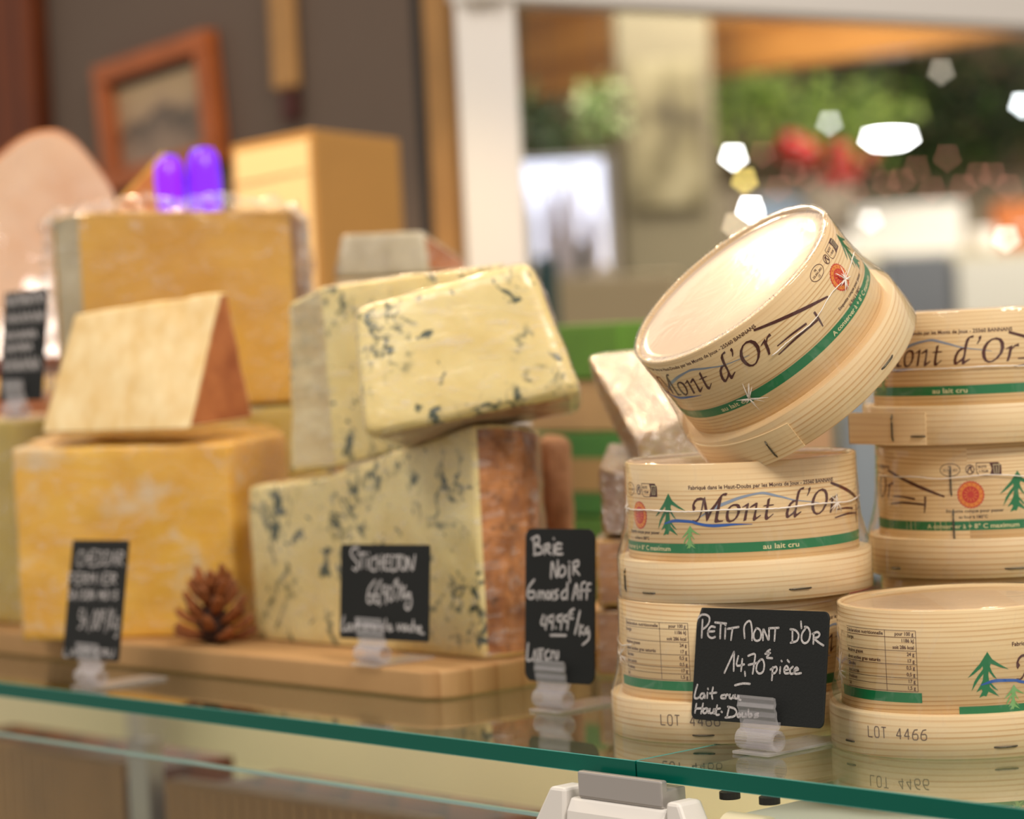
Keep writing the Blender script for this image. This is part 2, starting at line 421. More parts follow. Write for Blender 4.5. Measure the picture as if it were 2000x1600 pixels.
M['cheddar'] = cheese_mat('golden_paste', 'EFC050', 'DDA436', None, 0, 16, None, 0.4, 0.15, ('DCC9A8', 24, 0.57))
M['wedge'] = cheese_mat('pale_crumbly_paste', 'EED8A6', 'DEBC7C', None, 0, 60, (1.6, 1.6, 0.35), 0.55, 0.1)
M['wedge_rind'] = cheese_mat('orange_rind', 'B4703E', '8C4A24', None, 0, 40, None, 0.75)
M['ochre'] = cheese_mat('ochre_paste', 'D8AA48', 'C4923A', None, 0, 12, None, 0.4, 0.1)
M['palegreen'] = cheese_mat('straw_paste', 'CFB860', 'B89C48', None, 0, 12, None, 0.45)
M['greycheese'] = cheese_mat('grey_paste', 'C6BDA0', 'A89C80', None, 0, 40, (1.5, 1.5, 0.4), 0.5)
M['wheel'] = cheese_mat('pink_white_paste', 'E4BE98', 'D49E6C', None, 0, 14, None, 0.4)
M['orange_rind'] = cheese_mat('washed_rind', 'D88A4A', 'B86430', None, 0, 20, None, 0.5)
M['brie'] = cheese_mat('brie_paste', 'C49A48', '9C6C30', None, 0, 30, None, 0.5)
M['brie_rind'] = cheese_mat('brie_rind', 'F0D8B2', 'D8B080', None, 0, 70, None, 0.5)
M['cone'] = plain('pine_cone', '8A5028', 0.65, var=0.5, vscale=160)
M['cone_dark'] = plain('pine_cone_core', '2E160A', 0.8)
M['white_paint'] = plain('white_paint', 'F2EEE8', 0.5)
M['white_metal'] = plain('painted_metal', 'E6E2DC', 0.4, 0.0, spec=0.5)
M['silver'] = plain('satin_metal', 'B9B4B0', 0.38, 0.6)
M['cream_panel'] = plain('cream_panel', 'DDD3B4', 0.55)
M['grey_wall'] = plain('grey_plaster', '6E5E52', 0.85, var=0.05, vscale=3)
M['dark_wood'] = wood('dark_wood', '7A3A12', '4A1E08', 'X', 60, 1.0, 0.5, 4)
M['frame_wood'] = plain('orange_frame_wood', 'B4602A', 0.45, var=0.15, vscale=20)
M['tan_wood'] = plain('tan_wood', 'B98A50', 0.55, var=0.12, vscale=15)
M['black'] = plain('matt_black', '1C1A18', 0.6)

# ------------------------------------------------------------------ display counter
def glass_shelf(label, u0, u1, v0, v1, z1=0.0, th=8.0):
    root = empty('glass_shelf', sh((u0 + u1) / 2, (v0 + v1) / 2, z1 - th), label=label, cat='shelf', group='glass shelf panes of the counter')
    c = [sh(u0, v0), sh(u1, v0), sh(u1, v1), sh(u0, v1)]
    up = [p + Vector((0, 0, z1)) for p in c]; dn = [p + Vector((0, 0, z1 - th)) for p in c]
    e = 0.3
    upi = [sh(u0 + e, v0 + e, z1), sh(u1 - e, v0 + e, z1), sh(u1 - e, v1 - e, z1), sh(u0 + e, v1 - e, z1)]
    a = [p + Vector((0, 0, z1 - e)) for p in c]; b = [p + Vector((0, 0, z1 - th + e)) for p in c]
    local(MB().add(upi + dn, [(0, 1, 2, 3), (7, 6, 5, 4)]).build('pane', M['glass_top']), root)
    local(MB().add(a + b, [(i, 4 + i, 4 + (i + 1) % 4, (i + 1) % 4) for i in range(4)]).build('polished_edge', M['glass_edge']), root)
    mb = MB()
    mb.add(a + upi, [(i, (i + 1) % 4, 4 + (i + 1) % 4, 4 + i) for i in range(4)])
    mb.add(b + dn, [(i, 4 + i, 4 + (i + 1) % 4, (i + 1) % 4) for i in range(4)])
    local(mb.build('bevelled_arris', M['glass_edge_light']), root)
    return root
glass_shelf('long clear glass shelf pane with green edge under the cheese board', -1500, -0.5, 0, 640)
glass_shelf('clear glass shelf pane with green edge under the front wooden boxes', 0.5, 700, 0, 640)

def struct(name, mb, mat, **kw):
    o = mb.build(name, mat, **kw); o['kind'] = 'structure'; return o

# counter body below the shelf
root = empty('display_counter', sh(-300, 400, -700), label='cream display counter case below the glass shelf', cat='counter')
local(MB().box(sh(-800, 330, -205), (3400, 640, 10), U, V).build('deck', M['cream_panel']), root)
local(MB().box(sh(-800, 645, -110), (3400, 12, 190), U, V).build('back_panel', M['cream_panel']), root)
local(MB().box(sh(-800, 330, -455), (3400, 640, 490), U, V).build('base_cabinet', M['tan_wood']), root)
local(MB().box(sh(330, 60, -42), (620, 70, 30), U, V).build('white_rail', M['white_metal'], bevel=3), root)
for u_ in (-1280, 640):
    local(MB().box(sh(u_, 600, -110), (26, 26, 190), U, V).build('shelf_upright', M['silver'], bevel=1), root)
local(MB().box(sh(-700, 12, -33.2), (1380, 2.4, 1.6), U, V).build('front_glass_edge', plain('front_glass_arris', '9ABAB4', 0.2)), root)
gp = MB().box(sh(-700, 12, -119), (1380, 2.4, 168), U, V).build('front_glass', glass_pane('front_glass', (0.95, 0.97, 0.95, 1), 0.0, 1.45, 0.7)); local(gp, root)

# crates of slats on the deck, grey post between them
def crate(label, u0, u1, v0, v1, z0, h, n):
    r = empty('slatted_crate', sh((u0 + u1) / 2, (v0 + v1) / 2, z0), label=label, cat='crate', group='slatted crates inside the counter')
    for i in range(n):
        w = (u1 - u0) / n
        local(MB().box(sh(u0 + (i + 0.5) * w, v0, z0 + h / 2), (w * 0.82, 6, h), U, V).build('slat', M['tan_wood'], bevel=0.8, seg=1), r)
    local(MB().box(sh((u0 + u1) / 2, v0 + 8, z0 + h - 6), (u1 - u0, 9, 12), U, V).build('top_rail', M['tan_wood']), r)
    local(MB().box(sh((u0 + u1) / 2, (v0 + v1) / 2 + 6, z0 + h / 2 - 4), (u1 - u0, v1 - v0 - 14, h - 8), U, V).build('box_body', M['dark_wood']), r)
crate('brown slatted crate under the shelf left of the grey post', -1060, -762, 235, 330, -200, 98, 22)
crate('brown slatted crate under the shelf right of the grey post', -708, -430, 235, 330, -200, 92, 22)
tag(MB().box(sh(-735, 236, -141), (24, 14, 117), U, V).build('support_post', M['silver'], bevel=1), 'grey metal post standing between the slatted crates', 'post')

# clamp under the joint of the two panes
root = empty('shelf_clamp', sh(-2, -6, -44), label='grey white metal clamp holding the joint of the glass panes', cat='clamp')
zz = Vector((0, 0, 1))
local(MB().prism([sh(-28, -9, -5.5), sh(-28, -9, -17), sh(-28, -3, -20), sh(-28, 6, -20), sh(-28, 6, -9.5), sh(-28, -5, -9.5), sh(-28, -5, -5.5)], U * 52).build('lip', M['silver'], bevel=0.9), root)
local(MB().prism([sh(-33, -14, -40), sh(-33, -12, -23), sh(-33, -9, -17.5), sh(-33, 4, -17.5), sh(-33, 4, -40)], U * 60).build('cover', M['white_metal'], bevel=1.2), root)
for (ua, ub, sl) in ((-62, -34.5, 18), (28.5, 50, -14)):
    z0, z1 = -42, -13.5
    lo, hi = (ua, ub), ((ua + sl, ub) if sl > 0 else (ua, ub + sl))
    local(MB().hexa([sh(lo[0], -13, z0), sh(lo[1], -13, z0), sh(lo[1], 3, z0), sh(lo[0], 3, z0), sh(hi[0], -11, z1), sh(hi[1], -11, z1), sh(hi[1], 3, z1), sh(hi[0], 3, z1)]).build('end_cheek', M['white_metal'], bevel=1.5), root)
k = MB().lathe([(0.1, 0), (7.5, 0), (8.5, 1), (8.5, 22), (7.5, 23), (0.1, 23)], 32, sh(50, 4, -26), axis=U).build('hinge_barrel', M['cream_panel'], smooth=False); local(k, root)
for uu in (40, 63):
    local(MB().lathe([(0.1, 0), (4.5, 0), (4.5, 3), (2.5, 4), (0.1, 4)], 16, sh(uu, 16, -15)).build('screw_head', M['black']), root)

# cutting board
def rounded_rect(u0, u1, v0, v1, r, n=8):
    out = []
    for cx, cy, a0 in ((u1 - r, v0 + r, -90), (u1 - r, v1 - r, 0), (u0 + r, v1 - r, 90), (u0 + r, v0 + r, 180)):
        for k in range(n + 1):
            a = R_(a0 + 90 * k / n); out.append((cx + r * math.cos(a), cy + r * math.sin(a)))
    return out
BZ = 15.0
root = empty('serving_board', sh(-222, 76, 0), rz=UA, label='thick light brown wooden serving board under the cheeses', cat='board')
MB().prism([(a, b, 0.2) for a, b in rounded_rect(-720, 0, 0, 275, 16)], (0, 0, BZ - 0.2)).build('board_body', M['board'], root, bevel=1.6)

# ------------------------------------------------------------------ flat print helpers
def catmull(p, n=6):
    if len(p) < 3: return list(p)
    out = []
    for i in range(len(p) - 1):
        p0, p1, p2, p3 = p[max(i - 1, 0)], p[i], p[i + 1], p[min(i + 2, len(p) - 1)]
        for k in range(n):
            t = k / n
            out.append(tuple(0.5 * (2 * b + (c - a) * t + (2 * a - 5 * b + 4 * c - d) * t * t + (3 * b - a - 3 * c + d) * t ** 3) for a, b, c, d in zip(p0, p1, p2, p3)))
    out.append(tuple(p[-1])); return out

class Flat:
    """2-D print (mm): polygons that can be laid on a plane or bent round a hoop"""
    def __init__(s): s.v, s.f = [], []
    def poly(s, pts, dx=0, dy=0, k=1.0):
        n = len(s.v); s.v += [(x * k + dx, y * k + dy) for x, y in pts]; s.f.append(tuple(range(n, n + len(pts)))); return s
    def ring(s, a, b):
        n = len(a)
        for i in range(n):
            j = (i + 1) % n; s.poly([a[i], a[j], b[j], b[i]])
        return s
    def ribbon(s, pts, w, n=5, caps=False):
        m_ = len(pts)
        ws = list(w) if isinstance(w, (list, tuple)) else [w] * m_
        q = catmull([(x, y, ww) for (x, y), ww in zip(pts, ws)], n)
        L_ = []
        for i, (x, y, ww) in enumerate(q):
            a, b = q[max(i - 1, 0)], q[min(i + 1, len(q) - 1)]
            tx, ty = b[0] - a[0], b[1] - a[1]; l = math.hypot(tx, ty) or 1
            L_.append(((x - ty / l * ww / 2, y + tx / l * ww / 2), (x + ty / l * ww / 2, y - tx / l * ww / 2)))
        for i in range(len(L_) - 1):
            s.poly([L_[i][0], L_[i + 1][0], L_[i + 1][1], L_[i][1]])
        if caps:
            for x, y, ww in (q[0], q[-1]):
                s.poly([(x + ww / 2 * math.cos(R_(a)), y + ww / 2 * math.sin(R_(a))) for a in range(0, 360, 45)])
        return s
    def rect(s, x0, y0, x1, y1, step=1.5):
        n = max(1, int((x1 - x0) / step))
        for i in range(n):
            a, b = x0 + (x1 - x0) * i / n, x0 + (x1 - x0) * (i + 1) / n
            s.poly([(a, y0), (b, y0), (b, y1), (a, y1)])
        return s
    def disc(s, cx, cy, r, n=28, rx=None, teeth=0):
        rx = rx or r; p = []
        for k in range(n):
            rr = 1.0 - (0.07 if teeth and k % 2 else 0)
            a = 2 * math.pi * k / n; p.append((cx + rx * rr * math.cos(a), cy + r * rr * math.sin(a)))
        return s.poly(p)
    def oring(s, cx, cy, rx, ry, w, n=32):
        a = [(cx + rx * math.cos(2 * math.pi * k / n), cy + ry * math.sin(2 * math.pi * k / n)) for k in range(n)]
        b = [(cx + (rx - w) * math.cos(2 * math.pi * k / n), cy + (ry - w) * math.sin(2 * math.pi * k / n)) for k in range(n)]
        return s.ring(a, b)
    def text(s, body, x0, y0, h, width=None, align='l', shear=0.0):
        vs, fs, w, cap = text2d(body)
        ky = h / cap; kx = (width / w) if width else ky * 0.92
        off = {'l': 0, 'r': -w * kx, 'c': -w * kx / 2}[align]
        n = len(s.v)
        s.v += [(x0 + off + x * kx + y * ky * shear, y0 + y * ky) for x, y in vs]
        s.f += [tuple(i + n for i in f) for f in fs]
        return s
    def on_hoop(s, name, Rr, mat, parent, rot=0.0, dz=0.0, off=0.12, cut=True):
        """rot in degrees round the hoop, front of the hoop is -y"""
        me = bpy.data.meshes.new(name); me.from_pydata([(x, y, 0) for x, y in s.v], [], s.f)
        bm = bmesh.new(); bm.from_mesh(me)
        if cut:
            xs = [v.co.x for v in bm.verts]; k = math.ceil(min(xs) / 2.5) * 2.5
            while k < max(xs):
                bmesh.ops.bisect_plane(bm, geom=bm.verts[:] + bm.edges[:] + bm.faces[:], plane_co=(k, 0, 0), plane_no=(1, 0, 0))
                k += 2.5
        Rr0 = Rr; rr = Rr + off; a0 = R_(rot)
        for v in bm.verts:
            a = v.co.x / Rr0 + a0; z = v.co.y + dz
            v.co = Vector((rr * math.sin(a), -rr * math.cos(a), z)) * MM
        bm.normal_update(); bm.to_mesh(me); bm.free()
        return link(name, me, mat, parent)
    def on_plane(s, name, mat, parent, y=-0.1):
        return mesh(name, [(x, y, z) for x, z in s.v], s.f, mat, parent)

_tc = {}
def text2d(body):
    if body in _tc: return _tc[body]
    def get(b):
        cu = bpy.data.curves.new('t', 'FONT'); cu.body = b; cu.resolution_u = 3; cu.offset = 0.014; cu.fill_mode = 'FRONT'
        o = bpy.data.objects.new('t', cu); COL.objects.link(o)
        bpy.context.view_layer.update()
        me = bpy.data.meshes.new_from_object(o.evaluated_get(bpy.context.evaluated_depsgraph_get()))
        vs = [(v.co.x, v.co.y) for v in me.vertices]; fs = [tuple(p.vertices) for p in me.polygons]
        bpy.data.objects.remove(o); bpy.data.meshes.remove(me); bpy.data.curves.remove(cu)
        return vs, fs
    vs, fs = get(body)
    if 'cap' not in _tc:
        h = get('H')[0]; _tc['cap'] = max(y for x, y in h) - min(y for x, y in h)
    x0 = min(x for x, y in vs); vs = [(x - x0, y) for x, y in vs]
    _tc[body] = (vs, fs, max(x for x, y in vs), _tc['cap'])
    return _tc[body]

# ------------------------------------------------------------------ round spruce boxes
RT, RB, HB, BAND = 53.2, 58.6, 62.0, 18.2
LBL = {"M":[[[-26.49,40.72],[-27.04,41.97],[-26.97,43.62],[-26.01,45.56],[-24.6,46.68],[-22.71,47.01],[-20.99,46.61],[-21.16,45.48],[-22.55,45.86],[-24.33,45.64],[-25.37,44.83],[-26.0,43.6],[-25.28,42.36]],[[-21.78,46.01],[-20.92,45.99],[-21.71,43.12],[-22.52,40.25],[-23.39,38.2],[-24.47,36.57],[-25.63,35.86],[-27.09,35.88],[-27.26,37.01],[-25.58,36.79],[-24.41,37.7],[-23.44,39.44],[-22.62,42.52]],[[-21.08,47.02],[-20.7,47.32],[-19.77,41.02],[-19.39,39.16],[-19.99,36.7],[-20.66,36.2],[-20.85,38.78],[-21.43,44.35]],[[-19.66,38.96],[-18.68,41.41],[-16.44,43.82],[-14.2,46.83],[-12.88,48.23],[-12.5,47.6],[-13.84,45.59],[-15.63,43.17],[-17.88,40.36],[-19.53,37.31],[-20.33,36.4]],[[-13.75,47.43],[-12.46,48.42],[-11.2,48.74],[-10.39,48.55],[-10.95,47.5],[-12.71,47.6],[-13.6,44.14],[-14.64,40.06],[-15.29,37.41],[-14.81,36.57],[-12.79,36.51],[-13.27,36.01],[-16.43,35.54],[-17.01,35.91],[-15.98,40.51],[-14.73,44.59]],[[-4.25,42.13],[-1.41,43.84],[-1.05,43.62],[-1.78,40.37],[-2.7,36.21],[-4.04,35.75],[-3.16,39.21],[-2.29,42.45],[-4.06,41.87]],[[-0.78,41.96],[0.18,42.74],[2.08,43.83],[2.79,43.62],[2.37,41.39],[1.7,38.14],[1.86,37.21],[3.88,38.33],[3.96,37.91],[0.86,35.72],[0.26,35.85],[0.2,36.78],[1.29,40.22],[1.7,42.45],[-0.7,41.55]],[[7.22,44.91],[8.58,45.65],[8.09,43.52],[7.45,41.1],[6.87,37.85],[7.24,36.9],[9.53,38.51],[9.67,38.19],[6.88,36.0],[6.14,35.73],[5.54,36.39],[5.61,37.72],[6.66,42.17]],[[4.99,42.06],[6.16,42.51],[9.95,42.59],[10.04,42.17],[7.8,41.94],[5.09,41.89]],[[20.98,43.74],[21.19,42.97],[19.97,43.06],[18.22,41.88],[17.17,40.0],[16.6,38.08],[16.78,37.09],[18.75,38.36],[20.04,39.79],[20.51,39.54],[19.2,37.68],[16.25,35.93],[15.38,36.32],[15.31,38.17],[16.01,40.29],[17.29,42.38],[19.04,43.77]],[[24.29,49.16],[25.32,49.3],[24.95,48.24],[23.47,48.13],[22.63,46.56],[21.7,43.36],[21.05,40.37],[20.43,38.02],[20.65,37.57],[22.94,38.6],[23.12,38.21],[19.83,36.0],[19.12,36.16],[19.19,37.46],[20.22,40.86],[20.79,44.74],[21.68,47.5],[22.99,48.71]],[[27.37,48.39],[28.63,49.16],[28.63,47.86],[27.64,46.19],[26.65,45.06],[26.4,45.3],[27.43,47.08]],[[39.51,42.41],[41.09,43.16],[42.74,43.9],[42.39,41.74],[41.63,38.73],[40.61,36.62],[39.58,36.49],[40.46,39.26],[41.21,42.49],[39.65,42.07]],[[42.26,42.41],[43.64,43.83],[45.79,44.58],[45.79,43.21],[43.96,43.19],[42.39,41.74]]],"rings":[[[[-6.32,43.7],[-5.32,43.2],[-4.87,41.95],[-5.28,39.71],[-6.4,37.71],[-8.12,36.13],[-10.2,35.43],[-11.41,36.05],[-11.77,37.91],[-11.43,39.96],[-10.73,41.57],[-9.43,42.96],[-7.96,43.62]],[[-7.18,42.77],[-6.68,42.54],[-6.26,41.6],[-6.64,39.15],[-7.65,37.35],[-8.92,36.47],[-9.94,36.51],[-10.32,37.24],[-10.42,38.69],[-10.29,39.91],[-9.8,41.54],[-8.84,42.43],[-8.0,42.8]]],[[[35.58,47.87],[37.73,47.15],[38.89,45.31],[38.87,42.68],[37.89,40.35],[35.86,38.11],[33.35,36.57],[31.31,36.26],[29.69,37.09],[28.7,38.91],[28.52,41.33],[29.26,43.67],[30.77,45.73],[33.15,47.29]],[[34.91,46.94],[36.42,46.49],[37.2,45.01],[37.25,42.6],[36.47,40.36],[34.65,38.21],[32.8,37.06],[31.37,37.17],[30.57,37.89],[30.19,39.45],[30.17,41.41],[30.61,43.13],[31.72,45.11],[33.4,46.62]]]],"mountain":[[[-23.38,38.31],[-19.58,40.6],[-14.81,42.94],[-10.59,44.45],[-6.42,45.92],[-2.28,46.96],[1.85,47.68],[5.17,47.9],[8.07,47.32],[11.42,46.3],[14.41,45.5],[19.05,43.99],[22.95,43.27],[28.63,42.41],[33.09,41.62]],[0.35,0.9,1.4,1.4,1.3,1.1,0.9,1.1,1.1,1.0,0.8,0.6,0.45,0.35,0.2]],"wave":[[[-42.54,35.2],[-40.35,35.81],[-38.24,36.41],[-35.66,36.66],[-32.65,36.56],[-29.5,36.36],[-26.96,36.07],[-24.25,35.35],[-25.97,35.66],[-21.61,34.67],[-17.34,34.27],[-13.15,34.36],[-9.01,34.52],[-4.92,34.46],[-0.02,34.33]],[0.5,0.9,1.2,1.35,1.3,1.25,1.2,1.2,1.2,1.2,1.3,1.2,0.9,0.5,0.15]],"tree":[[[1.43,19.11],[2.35,17.39],[2.73,14.16],[2.03,12.31],[1.41,9.54],[1.68,6.78],[1.83,4.47],[1.09,2.15],[0.23,0.41],[-0.81,0.74],[-2.74,0.0],[-1.31,2.58],[-1.56,3.5],[-3.87,2.29],[-2.08,5.1],[-1.0,7.2],[-0.51,9.98],[-0.86,14.13],[-0.08,16.68]],[[1.82,18.31],[3.4,15.78],[6.63,13.48],[10.38,11.17],[6.56,12.33],[3.28,13.82],[1.85,14.16]],[[0.6,17.84],[-1.77,14.36],[-4.19,11.78],[-7.21,8.4],[-4.65,9.92],[-1.6,12.28],[0.06,14.14]],[[2.09,13.24],[3.08,10.48],[5.02,7.38],[3.53,8.41],[1.65,10.93],[1.43,12.08]],[[-0.36,12.29],[-2.73,9.49],[-4.55,6.68],[-5.84,2.71],[-4.33,5.06],[-2.54,7.64],[-0.51,9.98]],[[1.42,7.23],[3.04,5.17],[5.37,2.47],[3.24,3.68],[1.61,5.62]],[[1.27,4.92],[3.46,2.64],[5.7,0.01],[3.38,1.26],[0.82,2.49]]]}
